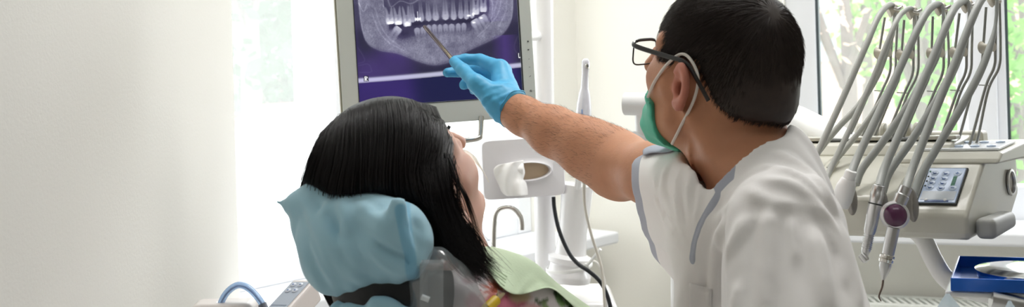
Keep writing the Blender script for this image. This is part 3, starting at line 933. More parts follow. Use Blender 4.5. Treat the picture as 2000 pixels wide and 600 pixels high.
# ---- hair: a close cap and short strands that follow the crown
HLX = np.array([.11, .085, .070, .058, .050, .034, .026, .018, -.022, -.030, -.048, -.070, -.12])
HLZ = np.array([.070, .055, .035, .012, -.018, -.030, -.020, .020, .022, .000, -.030, -.040, -.043])
def hairline(q):
    zl = np.interp(-q[:, 0], -HLX, HLZ)
    return q[:, 2] - zl
def cap_field(P):
    q = to_head(P); a = q.copy()
    d = ell(q, (-.012, 0, .030), (.1025, .080, .0965))
    d = smin(d, ell(q, (.030, 0, -.026), (.066, .0645, .082)), .03)
    d = smin(d, rc(q, (-.060, 0, -.02), (-.058, 0, -.085), .062, .050), .02)
    n = vnoise(q * 160, 3) - .5
    d = d + .0012 * (n)
    return smax(d, -(hairline(q) + .008 * (vnoise(q * 220, 4) - .5)) * .8, .006) * HS
V, Q = sdf_mesh(cap_field, HC - .17, HC + .17, .0034, relax=1)
hair_cap = link('hair', np_mesh('hair', V, Q), M_hair_d, dent)
q = to_head(V); tri = rng.integers(0, len(Q), 30000)
w4 = rng.dirichlet((1, 1, 1, 1), len(tri))
root = (V[Q[tri]] * w4[..., None]).sum(1); rq = to_head(root)
nv = np.cross(V[Q[tri][:, 2]] - V[Q[tri][:, 0]], V[Q[tri][:, 3]] - V[Q[tri][:, 1]]) @ HM.T; nv /= np.linalg.norm(nv, axis=1)[:, None] + 1e-9
ne = rq / np.array([.105, .0825, .0975]) ** 2; ne /= np.linalg.norm(ne, axis=1)[:, None]
nv = nv * .45 + ne * .55; nv /= np.linalg.norm(nv, axis=1)[:, None] + 1e-9
whorl = np.array([-.075, .012, .095])
fl = rq - whorl; fl -= nv * (fl * nv).sum(1)[:, None]; fl /= np.linalg.norm(fl, axis=1)[:, None] + 1e-6
fl += np.array([0, 0, -.35]) + .35 * (rng.random((len(rq), 3)) - .5)
fl -= nv * (fl * nv).sum(1)[:, None]; fl /= np.linalg.norm(fl, axis=1)[:, None] + 1e-6
ln = np.clip(.011 + .010 * (rq[:, 2] + .02) / .1,   .010, .021) * (.7 + .6 * rng.random(len(rq)))
keep = (hairline(rq) > -.004)
root_l, fl, nv, ln = rq[keep], fl[keep], nv[keep], ln[keep]
ts = np.linspace(0, 1, 5)
SP = root_l[:, None] - nv[:, None] * .001 + ln[:, None, None] * (fl[:, None] * ts[None, :, None] + nv[:, None] * (.20 * ts - .20 * ts ** 2)[None, :, None])
SP = HC + HS * (SP @ HM)
o = link('hair_strands', strand_mesh(SP, .00024), M_hair_d, hair_cap)
# fine hair on the forearm
fa = WR - EL
fc = body_V[body_Q].mean(1); fn = np.cross(body_V[body_Q[:, 2]] - body_V[body_Q[:, 0]], body_V[body_Q[:, 3]] - body_V[body_Q[:, 1]]); fn /= np.linalg.norm(fn, axis=1)[:, None] + 1e-9
tt = (fc - EL) @ fa / (fa @ fa); near = np.linalg.norm(fc - EL - tt[:, None] * fa, axis=1)
cand = np.nonzero((tt > .0) & (tt < .93) & (near < .07))[0]
pk_ = cand[rng.integers(0, len(cand), 3400)]
dens = .35 + .65 * np.clip(fn[pk_][:, 2] + .5, 0, 1); pk_ = pk_[rng.random(len(pk_)) < dens]
r0 = fc[pk_] - fn[pk_] * .0008 + rng.normal(size=(len(pk_), 3)) * .0006; nn = fn[pk_]
dv = nrm(fa) * .8 + np.array([0, 0, -.25]) + .8 * (rng.random((len(pk_), 3)) - .5)
dv -= nn * (dv * nn).sum(1)[:, None]
l_ = .006 + .008 * rng.random(len(pk_))
SP = r0[:, None] + l_[:, None, None] * (dv[:, None] * ts[None, :, None] + nn[:, None] * (.38 * ts - .15 * ts ** 2)[None, :, None])
link('arm_hair', strand_mesh(SP, .00010), mat('brown_arm_hair', '#5a4030', .6), dent)

# ---- glove
def A(px, py, d): return W(px, py, d)
fingers = {
    'thumb': ([A(962, 196, 2.105), A(931, 163, 2.115), A(904, 137, 2.155), A(887, 120, 2.19)], [.019, .0135, .0118, .0092]),
    'index': ([A(976, 133, 2.185), A(937, 117, 2.215), A(908, 116, 2.215), A(890, 117, 2.212)], [.0145, .0108, .0098, .0085]),
    'middle': ([A(981, 138, 2.215), A(932, 133, 2.262), A(896, 139, 2.26), A(874, 142, 2.25)], [.0145, .0112, .0105, .0090]),
    'ring': ([A(981, 155, 2.225), A(938, 158, 2.272), A(913, 160, 2.245), A(906, 166, 2.222)], [.0140, .0108, .0105, .0092]),
    'little': ([A(976, 172, 2.225), A(944, 172, 2.262), A(928, 173, 2.243), A(925, 176, 2.228)], [.013, .0095, .009, .0080]),
}
G_W = W(1000, 217, 2.118)
gax = nrm(W(960, 165, 2.16) - G_W); GC = W(1004, 217, 2.118); gcut = nrm(W(960, 195, 2.150) - GC)
def glove_field(P):
    palm = rc(P, W(1008, 222, 2.115), W(992, 207, 2.125), .0305, .030)
    for k in ('index', 'middle', 'ring', 'little'):
        p, r = fingers[k]
        palm = smin(palm, rc(P, W(990, 203, 2.13), p[0], .024, r[0] + .001), .016)
    palm = smin(palm, rc(P, W(982, 198, 2.12), fingers['thumb'][0][1], .024, .0145), .02)
    d = palm
    for k, (p, r) in fingers.items():
        d = smin(d, chain(P, p, r, .004), .007 if k != 'thumb' else .010)
    t = (P - G_W) @ gax.astype(np.float32)                           # along the hand, 0 at the wrist
    wr = np.exp(-((t - .012) / .026) ** 2)
    n1 = vnoise(np.stack([t * 190, ((P - G_W) @ np.cross(gax, UP)) * 45, ((P - G_W) @ UP) * 45], 1), 11) - .5
    d = d - .0085 * n1 * wr - .0016 * (vnoise(P * 110, 12) - .5)
    d = smax(d, -((P - GC.astype(np.float32)) @ gcut.astype(np.float32) + .004 * (vnoise(P * 40, 15) - .5)), .003)       # open cuff
    hollow = rc(P, W(1020, 228, 2.10), W(1003, 219, 2.118), .0275, .0265)
    return smax(d, -hollow, .002)
V, Q = sdf_mesh(glove_field, *span(840, 265, 1045, 85, 2.05, 2.32), .0021, relax=2)
go = link('glove', np_mesh('glove', V, Q), M_glove, dent); go['label'] = 'blue nitrile glove'
mb = MB()
e1 = nrm(np.cross(gcut, UP)); e2 = np.cross(e1, gcut); bead = []
for a in np.linspace(0, 2 * math.pi, 60):
    rad_ = np.linspace(.060, .012, 120); dirn = math.cos(a) * e1 + math.sin(a) * e2
    fv = glove_field((GC + gcut * .0045 + rad_[:, None] * dirn).astype(np.float32)); k = np.nonzero(fv < 0)[0]
    if len(k): bead.append(GC + gcut * .0035 + dirn * (rad_[k[0]] + .0004))
mb.tube(bead, .0012, 8)
mb.build('cuff_bead', M_glove, go)

# ---- pointing stick held by the glove
st = thing('pointing_stick', 'slim steel stick held in the blue glove, touching a tooth on the screen', 'stick', W(886, 117, 2.2))
tip, hold = W(829, 52, 2.352), W(886, 119, 2.205)
dr = nrm(hold - tip); end = hold + dr * .055
mb = MB(); mb.lathe(tip, dr, [(.0026, 0), (.0036, .001), (.0039, .02), (.0039, np.linalg.norm(end - tip) - .03), (.003, np.linalg.norm(end - tip))], 16)
mb.build('shaft', mat('warm_steel', '#cdbfa6', .22, metal=1.0), st)
mb = MB(); mb.lathe(tip - dr * .0015, dr, [(.0012, 0), (.0026, .0012), (.0026, .003)], 12); mb.build('tip', M_steel, st)

# ---- scrub top
PC = lambda *p: W(*p)
slv = [(PC(1272, 352, 1.86), PC(1420, 360, 1.62), .048, .055), (PC(1290, 395, 1.86), PC(1425, 410, 1.62), .044, .07),
       (PC(1312, 445, 1.85), PC(1430, 470, 1.62), .038, .07), (PC(1350, 490, 1.80), PC(1430, 530, 1.62), .024, .06)]
open_n = nrm(np.array([-.86, .42, -.22]))
op = PC(1276, 400, 1.85)
NHA, NHB = hl((-.03, 0, -.02)), W(1432, 372, 1.585)
collar = [W(1545, 262, 1.56), W(1500, 290, 1.53), W(1470, 312, 1.52), W(1432, 345, 1.50), W(1402, 382, 1.50), W(1380, 425, 1.49), W(1352, 490, 1.48), W(1335, 560, 1.47)]
COL2 = np.array(collar)[1:, [0, 2]].astype(np.float32)
def folds(P, dirv, f, seed, amp):
    dirv = nrm(dirv); a = nrm(np.cross(dirv, [.3, .9, .2])); b = np.cross(dirv, a)
    w = np.stack([P @ a * f, P @ b * f, P @ dirv * f * .22], 1)
    n = vnoise(w + 5, seed) * .65 + vnoise(w * 2.1 + 9, seed + 1) * .35
    return amp * (np.abs(n - .5) * 2 - .4)
def shirt_parts(P):
    torso = rc(P, PC(1484, 440, 1.60), PC(1510, 860, 1.58), .100, .125)
    torso = smin(torso, rc(P, PC(1485, 345, 1.59), PC(1528, 435, 1.47), .058, .068), .06)
    torso = smin(torso, rc(P, PC(1465, 345, 1.62), PC(1395, 362, 1.70), .058, .052), .05)
    torso = smin(torso, rc(P, PC(1525, 292, 1.60), PC(1490, 340, 1.56), .030, .05), .03)
    torso = smin(torso, rc(P, PC(1425, 470, 1.56), PC(1430, 800, 1.56), .048, .062), .05)
    arm = rc(P, PC(1530, 455, 1.44), PC(1570, 720, 1.335), .072, .088)
    arm = arm - folds(P, PC(1545, 700, 1.33) - PC(1545, 440, 1.43), 13, 31, .017) * np.clip((PC(0, 400, 1.4)[2] - P[:, 2]) / .05, 0, 1)
    torso = torso - folds(P, np.array([-.35, .3, -1.0]), 14, 41, .012)
    return torso, arm
NP1, NP2, NP3 = W(1549, 266, 1.64), W(1468, 308, 1.50), W(1398, 380, 1.53)
NPN = nrm(np.cross(NP2 - NP1, NP3 - NP1)); NPN = NPN if NPN[2] > 0 else -NPN
def neck_plane(P): return (P - NP2.astype(np.float32)) @ NPN.astype(np.float32)
def neck_cyl(P):
    d = chain(P, [hl((-.030, 0, -.030)), hl((-.056, 0, -.10)), NB], [.058, .055, .059])
    return smin(d, rc(P, hl((.02, 0, -.085)), W(1452, 345, 1.60), .034, .036), .03) - (.022 - .016 * np.clip((P[:, 1] - 1.56) / .06, -.4, 1))
def rpart(P): return None
SHIRT_LINES = [
    ([(1500, 420), (1499, 480), (1497, 610)], .011, .009), ([(1590, 462), (1602, 520), (1618, 610)], .012, .009), ([(1545, 432), (1552, 470), (1556, 520)], .004, .006),
    ([(1640, 440), (1662, 520), (1680, 610)], .010, .008), ([(1412, 442), (1404, 500), (1400, 610)], .012, .010), ([(1450, 428), (1436, 465), (1420, 500)], .005, .007),
    ([(1470, 424), (1452, 452), (1440, 470)], .003, .005), ([(1388, 415), (1368, 470), (1358, 530)], .005, .006), ([(1400, 420), (1380, 480), (1366, 560)], .005, .005),
    ([(1414, 418), (1392, 470), (1378, 540)], .004, .005), ([(1425, 400), (1395, 440), (1372, 500)], .004, .005),
    ([(1500, 325), (1560, 345), (1612, 395)], .004, .007), ([(1520, 300), (1590, 345), (1640, 425)], .005, .007), ([(1490, 350), (1550, 362), (1600, 405), (1630, 445)], .004, .006),
    ([(1460, 370), (1500, 395), (1560, 402)], .003, .007), ([(1580, 400), (1615, 430), (1650, 500), (1665, 560)], .006, .007), ([(1610, 440), (1640, 500), (1652, 560)], .004, .005),
    ([(1300, 330), (1296, 370), (1312, 420)], .005, .006), ([(1330, 335), (1322, 370), (1330, 430), (1345, 470)], .005, .006), ([(1355, 340), (1345, 380), (1350, 440)], .004, .006),
    ([(1280, 350), (1300, 400), (1335, 450)], .005, .006), ([(1275, 370), (1300, 430), (1335, 480)], .004, .005), ([(1375, 350), (1365, 400), (1358, 440)], .004, .005),
    ([(1440, 560), (1436, 590), (1436, 620)], .004, .006)]
S_LINES = []
def shirt_field(P):
    torso, arm = shirt_parts(P)
    d = smin(torso, arm, .022)
    seam = .0026 * np.exp(-((torso - arm) / .0040) ** 2)
    d = d + seam
    s = None; si = None
    for a, b, ra, rb in slv:
        e = rc(P, a + (a - b) * .25, b, ra * 1.0, rb); s = e if s is None else smin(s, e, .05)
        e = rc(P, a + (a - b) * .25, b + (a - b) * .35, ra - .0065, rb * .6); si = e if si is None else smin(si, e, .05)
    s = s - folds(P, PC(1420, 410, 1.62) - PC(1300, 400, 1.85), 15, 51, .012)
    cut = (P - op.astype(np.float32)) @ open_n.astype(np.float32)
    s = smax(s, cut, .002)
    d = smin(d, s, .03)
    d = np.maximum(d, cut + 0 * d) if False else d
    inside = np.maximum(si, -cut - .13)
    d = smax(d, -inside, .003)
    if S_LINES: d = d - creases(P, S_LINES)
    # neck opening
    d = smax(d, -smax(neck_cyl(P), -neck_plane(P), .01), .010)
    return d
shirt_lo, shirt_hi = np.minimum(W(1225, 760, 1.3), W(1225, 760, 2.0)) + [0, -.12, .0], W(1740, 215, 1.95) + [.02, .0, .0]
S_LINES, base_bvh = fold_lines(shirt_field, shirt_lo, shirt_hi, SHIRT_LINES)
V, Q = sdf_mesh(shirt_field, np.minimum(W(1225, 760, 1.3), W(1225, 760, 2.0)) + [0, -.12, .0], W(1740, 215, 1.95) + [.02, .0, .0], .0046)
me = np_mesh('scrub_top', V, Q)
cutv = (V - op) @ open_n
V32 = V.astype(np.float32)
slv_d = np.min([rc(V32, a + (a - b) * .25, b, ra, rb) for a, b, ra, rb in slv], 0)
d_cuff = np.maximum(np.abs(cutv) - .024, slv_d - .03)
def seg3(P, pts):
    d = None
    for a, b in zip(pts[:-1], pts[1:]):
        e = rc(P, a, b, 0, 0); d = e if d is None else np.minimum(d, e)
    return d
g_edge = np.maximum(neck_cyl(V32), -neck_plane(V32))                      # 0 at the rim of the neck opening
diag = (V[:, 0] - W(1462, 320, 1.5)[0]) * .85 - (V[:, 2] - W(0, 320, 1.5)[2]) * .35
d_top = np.maximum(np.maximum(g_edge - .023, diag), np.maximum(V[:, 1] - 1.60, W(1396, 380, 1.52)[0] - V[:, 0]))
eye0 = Vector((0, 0, CAMZ))
PLK = []
for a_, b_, _ in spline([(1400, 385, 0), (1386, 408, 0), (1370, 440, 0), (1358, 475, 0), (1354, 505, 0)], 4):
    h_ = base_bvh.ray_cast(eye0, Vector(W(a_, b_, 1.0)) - eye0)
    if h_[0] is not None: PLK.append(np.array(h_[0], np.float32))
d_plk = seg3(V32, PLK) - .0075
d_col = np.minimum(d_top, d_plk)
set_attr(me, 'trim_distance', np.minimum(d_cuff, d_col))
shirt = link('scrub_top', me, M_scrub, dent); shirt['label'] = 'white scrub top with grey collar and cuffs'
# sleeve tab with its button end
shirt_bvh = bvh_of(V, Q)
def on_surface(bv, p, lift):
    c, n, i, d = bv.find_nearest(Vector(p))
    return np.array(c) + np.array(n) * lift
tg = []
for x in np.linspace(0, 1, 9):
    px = 1255 + 92 * x; top_hit = None
    for py in np.arange(255, 380, 1.5):
        dv = Vector(W(px, py, 1.0)) - eye0
        h_ = shirt_bvh.ray_cast(eye0, dv)
        if h_[0] is not None: top_hit = py; break
    if top_hit is None: continue
    row = []
    for dy, lf in ((1.5, .004), (5, .005), (11, .0055), (17, .005)):
        h_ = shirt_bvh.ray_cast(eye0, Vector(W(px, top_hit + dy, 1.0)) - eye0)
        if h_[0] is None: row.append(row[-1] + [0, 0, -.004]); continue
        row.append(np.array(h_[0]) + np.array([0, -.35, 1.0]) * (lf + .0015 * math.sin(x * 9)))
    row.insert(0, row[0] + np.array([0.0, .03, -.004]))
    tg.append(row)
mb = MB(); mb.grid(tg); mb.build('sleeve_tab', M_trim, shirt, solid=.003, sub=1)
# breast pocket
pk = []
for x in np.linspace(0, 1, 7):
    row = []
    for y in np.linspace(0, 1, 7):
        c = W(1346 + 42 * x, 552 + 90 * y + 12 * x, 1.40)
        hit = shirt_bvh.ray_cast(Vector((0, 0, CAMZ)), Vector(c) - Vector((0, 0, CAMZ)))
        h_ = np.array(hit[0]) if hit[0] is not None else W(1346 + 42 * x, 552 + 90 * y, 1.5)
        row.append(h_ + np.array([0, -.004, 0]))
    pk.append(row)
mb = MB(); mb.grid(pk); o = mb.build('pocket', mat('pocket_cloth', '#e6e3e2', .85, bump=.0003, bscale=900), shirt, solid=.002)

# ---- face mask
def mask_field(P):
    q = to_head(P); m = q.copy(); m[:, 1] = np.abs(m[:, 1])
    hd = head_field(q)
    pouch = rc(q, (.098, 0, -.03), (.084, 0, -.085), .012, .020)
    pouch = smin(pouch, rc(q, (.066, 0, -.092), (.046, 0, -.106), .026, .019), .02)
    pouch = smin(pouch, rc(m, (.046, .044, -.072), (.034, .040, -.100), .012, .012), .02)
    shell = smin(hd - .0045, pouch, .012)
    pl = .0008 * np.sin(q[:, 2] * 300) + .006 * np.abs(vnoise(q * np.array([30, 30, 55], np.float32), 23) - .5)
    d = shell - pl
    d = np.maximum(d, q[:, 2] - (-.048 + .2 * (q[:, 0] - .10)) )                          # upper edge over the nose
    d = np.maximum(d, (.060 - q[:, 0]) + .38 * np.minimum(q[:, 2] + .05, .05))      # side edge
    d = np.maximum(d, -(q[:, 2] + .142))
    return d * HS
V, Q = sdf_mesh(mask_field, HC - .19, HC + .17, .0026, relax=2)
mk = link('face_mask', np_mesh('face_mask', V, Q), M_mask, dent); mk['label'] = 'green surgical mask'
for sg in (1, -1):
    p = [(.066, .060 * sg, -.050), (.046, .0760 * sg, -.022), (.024, .0835 * sg, .008), (.006, .082 * sg, .026), (-.014, .086 * sg, .024), (-.030, .085 * sg, .004), (-.026, .080 * sg, -.028), (-.004, .068 * sg, -.070), (.018, .052 * sg, -.104)]
    mb = MB(); mb.tube([hl(x) for x in p], .0021, 8, smooth=6); mb.build('ear_loop', M_loop, mk)

# ---- glasses
gl = bpy.data.objects.new('glasses', None); scene.collection.objects.link(gl); gl.parent = dent
gl.location = Vector(hl((.118, 0, .012))) - dent.location
for sg in (1, -1):
    pts = []
    for a in np.linspace(0, 2 * math.pi, 41):
        c, s_ = math.cos(a), math.sin(a)
        e = 2 / 4.5
        y = .036 * sg + .027 * sg * np.sign(c) * abs(c) ** e; z = .004 + .0175 * np.sign(s_) * abs(s_) ** e
        pts.append((.106 - .16 * abs(y) ** 1.3 + .10 * (z - .004), y, z))
    up_ = [p for p in pts if p[2] > .010]
    mb = MB(); mb.tube([hl(p) for p in pts], .0011, 8, cap=False); mb.build('lens_rim', M_frame, gl)
    mb = MB(); mb.tube([hl(p) for p in pts if p[2] > .0195], .0022, 8); mb.build('brow_bar', M_frame, gl)
    mb = MB(); mb.add([hl(p) for p in pts[:-1]], [tuple(range(40))]); mb.build('lens', M_lens, gl, smooth=False)
    xh = .106 - .16 * .066 ** 1.3
    mb = MB(); mb.tube([hl(p) for p in [(xh + .004, .063 * sg, .017), (xh - .004, .0705 * sg, .017), (xh - .02, .075 * sg, .0165), (.03, .083 * sg, .018), (-.006, .0885 * sg, .019), (-.022, .0885 * sg, .010), (-.052, .084 * sg, -.022)]],
                       [.003, .0035, .0034, .0032, .003, .0032, .0034], 10, smooth=5, flat=(HU, .45))
    mb.build('temple', M_frame, gl)
    mb = MB(); mb.tube([hl(p) for p in [(.098, .012 * sg, .0), (.101, .013 * sg, -.006)]], .003, 8); mb.build('nose_pad', M_lens, gl)
mb = MB(); mb.tube([hl(p) for p in [(.104, .010, .012), (.109, 0, .015), (.104, -.010, .012)]], .0014, 8, smooth=5); mb.build('bridge', M_frame, gl)
# ------------------------------------------------------------------ the patient
M_skin_p = mat('skin_patient', '#dcae9c', 0.5, var=.05, vscale=30, bump=.0003, bscale=250, sss=.15, spec=.3)
M_hair_p = mat('long_dark_hair', '#150e10', 0.38, var=.35, vscale=70, spec=.4)
pat = thing('person.001', 'woman with long dark hair lying in the chair under a green bib', 'person', W(1000, 800, 1.65))
# head axes: turned away from the viewer towards the screen and tipped back
PF = nrm((.53, .60, .60)); PR = np.array((.75, -.66, 0.0)); PR = nrm(PR - PF * (PR @ PF)); PL = -PR; PU = np.cross(PF, PL)
PM = np.array([PF, PL, PU]); PCN = W(790, 372, 1.52); PS = .98
def pl_(p): return PCN + PS * (PM.T @ np.asarray(p, float))
def to_ph(P): return ((P - PCN) @ PM.T / PS).astype(np.float32)
def face_field(q):
    m = q.copy(); m[:, 1] = np.abs(q[:, 1])
    d = ell(m, (-.012, 0, .030), (.098, .0755, .090))
    d = smin(d, ell(m, (.030, 0, -.028), (.062, .060, .078)), .03)
    d = smin(d, rc(m, (.012, .048, -.064), (.072, .008, -.094), .017, .016), .028)
    d = smin(d, rc(m, (.056, .036, -.022), (.030, .054, -.018), .026, .022), .02)
    d = smin(d, rc(m, (.074, .012, .028), (.056, .048, .028), .014, .013), .016)
    d = smin(d, rc(m, (.092, 0, .020), (.112, 0, -.020), .006, .0105), .011)
    d = smax(d, -ell(m, (.092, .032, .006), (.015, .019, .012)), .012)
    d = smin(d, ell(m, (.078, .032, .006), (.012, .012, .012)), .003)
    d = smin(d, rc(m, (.087, 0, -.055), (.079, .020, -.057), .0085, .005), .006)
    d = smin(d, rc(m, (.083, 0, -.066), (.076, .016, -.066), .0090, .0055), .006)
    d = smin(d, rc(m, (.072, 0, -.092), (.074, .006, -.092), .016, .015), .015)
    return d
PN = W(884, 560, 1.57)
def pbody(P):
    q = to_ph(P)
    d = smin(face_field(q), ear_field(q), .006) * PS
    d = smin(d, chain(P, [pl_((-.022, 0, -.035)), pl_((-.015, 0, -.10)), PN], [.050, .045, .050]), .03)
    d = smin(d, rc(P, pl_((.03, 0, -.080)), W(905, 520, 1.58), .03, .030), .03)
    d = smin(d, rc(P, W(905, 700, 1.50), W(1015, 690, 1.74), .036, .036), .02)
    d = smin(d, rc(P, W(960, 640, 1.57), W(1140, 800, 1.67), .050, .085), .02)
    return d
V, Q = one_piece(*sdf_mesh(pbody, *span(640, 720, 1250, 130, 1.3, 1.9), .0042))
pb = link('body', np_mesh('body', V, Q), M_skin_p, pat)

# ---- flowered blouse
def blouse_field(P):
    d = rc(P, W(960, 606, 1.56), W(1134, 784, 1.66), .075, .110)
    d = smin(d, rc(P, W(900, 640, 1.46), W(960, 612, 1.54), .058, .064), .04)
    d = smin(d, rc(P, W(898, 645, 1.46), W(930, 850, 1.44), .056, .06), .04)
    d = d - folds(P, np.array([.3, .2, -1]), 14, 61, .005)
    d = smax(d, -rc(P, pl_((0, 0, -.05)), W(888, 510, 1.57), .048, .040), .006)
    return d
V, Q = one_piece(*sdf_mesh(blouse_field, *span(820, 700, 1270, 450, 1.32, 1.88), .0044))
rgb = np.ones((len(V), 3)) * lin('#e6dfe2')[:3]
Pp = np.stack([(V[:, 0] / V[:, 1]), (V[:, 2] - CAMZ) / V[:, 1]], 1)
def pat_at(px, py, r, rad=.3):
    """pattern coordinates round the place on the cloth seen at px, py"""
    hit = None
    c = W(px, py, 1.5)
    dx = V[:, 0] - (c[0] / 1.5) * V[:, 1]; dz = (V[:, 2] - CAMZ) - ((c[2] - CAMZ) / 1.5) * V[:, 1]
    return dx, dz
def paint(mask, c, a=1.0):
    global rgb
    m = np.clip(mask, 0, 1)[:, None] * a; rgb = rgb * (1 - m) + m * np.array(lin(c)[:3])
PXM = FPX / 1.5                                                        # dots per metre on the blouse
def blot(px, py, rx, ry, c, rot=0.0, a=1.0, wob=.35, seed=1):
    dx, dz = pat_at(px, py, 0); dx = dx * PXM; dz = dz * PXM
    x = dx * math.cos(rot) + dz * math.sin(rot); z = -dx * math.sin(rot) + dz * math.cos(rot)
    r = np.sqrt((x / rx) ** 2 + (z / ry) ** 2) + wob * (vnoise(V * 90, seed) - .5)
    paint(1 / (1 + np.exp((r - 1) * 14)), c, a)
g = np.random.default_rng(3)
blot(990, 592, 46, 22, '#b0526a', .2, .95, seed=2); blot(925, 592, 14, 20, '#c98494', .3, .7, seed=3)
blot(1015, 575, 20, 16, '#bfb58a', -.3, .8, seed=4)
dx, dz = pat_at(964, 565, 0); ang = np.arctan2(dz, dx); r = np.hypot(dx, dz) * PXM
paint(1 / (1 + np.exp((r - 17 - 9 * np.cos(ang * 9)) * .5)), '#c9766a', .8)
paint(1 / (1 + np.exp((r - 12 - 6 * np.cos(ang * 11 + 1)) * .6)), '#b5542a', .9); blot(963, 566, 6, 6, '#7a2c14', seed=5)
for k in range(12):
    a = g.random() * 6.28; rr_ = 24 + 10 * g.random(); blot(964 + rr_ * math.cos(a), 565 + rr_ * math.sin(a), 2.2, 2.2, '#a8405a', seed=20 + k)
for (x, y, rx, ry, rot, c) in ((1062, 590, 12, 5, .7, '#4f6a35'), (1050, 588, 9, 4, 2.3, '#3d5a2c'), (1068, 604, 16, 6, 2.0, '#7f9a5c'), (1092, 583, 15, 7, 1.9, '#5c8a3c'),
                               (1105, 592, 14, 6, .4, '#86b060'), (1118, 600, 16, 7, 1.2, '#3f6a2a'), (1085, 572, 8, 4, 1.3, '#2c4020'), (1100, 578, 10, 4, 2.6, '#6fa04a'), (1128, 606, 12, 8, .3, '#7fb45c'),
                               (935, 520, 13, 5, .1, '#c24a62'), (920, 545, 16, 10, .3, '#b98d98'), (940, 585, 8, 6, .2, '#c6a0a4'), (1035, 602, 20, 8, .1, '#d8a4a8')):
    blot(x, y, rx, ry, c, rot, .9, seed=int(x))
me = np_mesh('blouse', V, Q); set_col(me, 'print', rgb)
o = link('blouse', me, vcol_mat('flowered_cotton', 'print', .85), pat); o['label'] = 'white blouse printed with red flowers and green leaves'
blouse_bvh = bvh_of(V, Q)

HCc = W(716, 468, 1.405)
def cover_field(P):
    d = rc(P, W(640, 426, 1.45), W(735, 462, 1.385), .042, .034)
    d = smin(d, rc(P, W(665, 496, 1.43), W(768, 486, 1.385), .031, .034), .045)
    d = smin(d, rc(P, W(622, 418, 1.46), W(665, 515, 1.43), .032, .028), .03)
    d = smin(d, rc(P, W(715, 470, 1.41), W(790, 470, 1.385), .040, .034), .04)
    d = smin(d, rc(P, W(660, 514, 1.42), W(770, 508, 1.385), .020, .020), .03)
    w = P - HCc.astype(np.float32)
    f1 = vnoise(np.stack([w[:, 0] * 24 + w[:, 2] * 14, w[:, 1] * 10, w[:, 2] * 8 - w[:, 0] * 4], 1) + 3, 81) - .5
    f2 = vnoise(np.stack([w[:, 0] * 60 + w[:, 2] * 40, w[:, 1] * 20, w[:, 2] * 16 - w[:, 0] * 12], 1) + 8, 82) - .5
    top_ = np.clip((W(0, 400, 1.4)[2] - P[:, 2]) / .03, .15, 1)            # tight over the upper edge, creased below
    d = d - (.034 * np.abs(f1) + .014 * np.abs(f2) - .009) * top_
    # gathered hem at the lower left
    hem = np.clip((W(0, 500, 1.4)[2] - P[:, 2]) / .04, 0, 1)
    d = d - hem * .0007 * np.sin(P[:, 0] * 330 + 2 * np.sin(P[:, 2] * 60))
    # the two tied corners
    l_ = smin(rc(P, W(618, 408, 1.455), W(578, 402, 1.455), .020, .011), rc(P, W(578, 401, 1.455), W(541, 395, 1.46), .0085, .0022), .010)
    r_ = smin(rc(P, W(764, 448, 1.350), W(778, 406, 1.335), .020, .0095), rc(P, W(772, 399, 1.335), W(786, 395, 1.335), .006, .005), .006)
    n_c = .004 * (vnoise(P * 90, 84) - .5)
    return smin(d, np.minimum(l_, r_) - n_c, .014)
def clip_to_cover(SP):
    """hair that meets the headrest cover is held there"""
    sh_ = SP.shape; ins_ = (cover_field(SP.reshape(-1, 3).astype(np.float32)) < .008).reshape(sh_[0], sh_[1])
    k = np.where(ins_.any(1), ins_.argmax(1), sh_[1] - 1)
    idx = np.minimum(np.arange(sh_[1])[None], k[:, None])
    return np.take_along_axis(SP, idx[..., None].repeat(3, 2), 1)
# ---- hair: cap over the skull, a heavy fall to the right and loose strands
def fall_pts(guides): return [WL(g_) for g_ in guides]
guides = [
    [(848, 216, 1.60), (863, 258, 1.54), (872, 325, 1.455), (886, 410, 1.44), (918, 482, 1.43), (966, 528, 1.43)],
    [(822, 200, 1.59), (842, 270, 1.50), (856, 350, 1.43), (880, 440, 1.42), (915, 505, 1.41), (962, 540, 1.42)],
    [(795, 194, 1.57), (810, 275, 1.46), (830, 370, 1.405), (858, 460, 1.40), (895, 525, 1.40), (940, 550, 1.41)],
    [(765, 198, 1.55), (770, 285, 1.43), (785, 385, 1.39), (825, 470, 1.39), (868, 530, 1.395), (915, 556, 1.41)],
    [(738, 208, 1.54), (725, 300, 1.42), (738, 395, 1.41), (790, 470, 1.43), (838, 525, 1.43), (885, 548, 1.42)],
    [(712, 222, 1.53), (680, 310, 1.42), (685, 385, 1.44), (735, 450, 1.49), (790, 500, 1.50), (850, 530, 1.48)],
    [(685, 243, 1.53), (644, 320, 1.44), (634, 380, 1.47), (670, 430, 1.53), (720, 480, 1.55), (800, 510, 1.56)],
    [(660, 268, 1.54), (622, 330, 1.48), (612, 380, 1.51), (630, 430, 1.55), (670, 470, 1.56), (740, 500, 1.57)],
    [(700, 240, 1.60), (628, 310, 1.56), (604, 370, 1.55), (612, 430, 1.55), (650, 480, 1.55), (720, 520, 1.55)],
]
GP = np.array([spline(WL(g_), 8) for g_ in guides])                     # (guides, points, 3)
def guide_at(s):                                                        # s in 0..len-1, smooth between the guides
    n = len(GP) - 1; i = np.clip(np.floor(s).astype(int), 0, n - 1); f = (s - i)[:, None, None]
    i0 = np.clip(i - 1, 0, n); i1 = i; i2 = i + 1; i3 = np.clip(i + 2, 0, n)
    a, b, c, d = GP[i0], GP[i1], GP[i2], GP[i3]
    return .5 * (2 * b + (c - a) * f + (2 * a - 5 * b + 4 * c - d) * f ** 2 + (3 * b - a - 3 * c + d) * f ** 3)
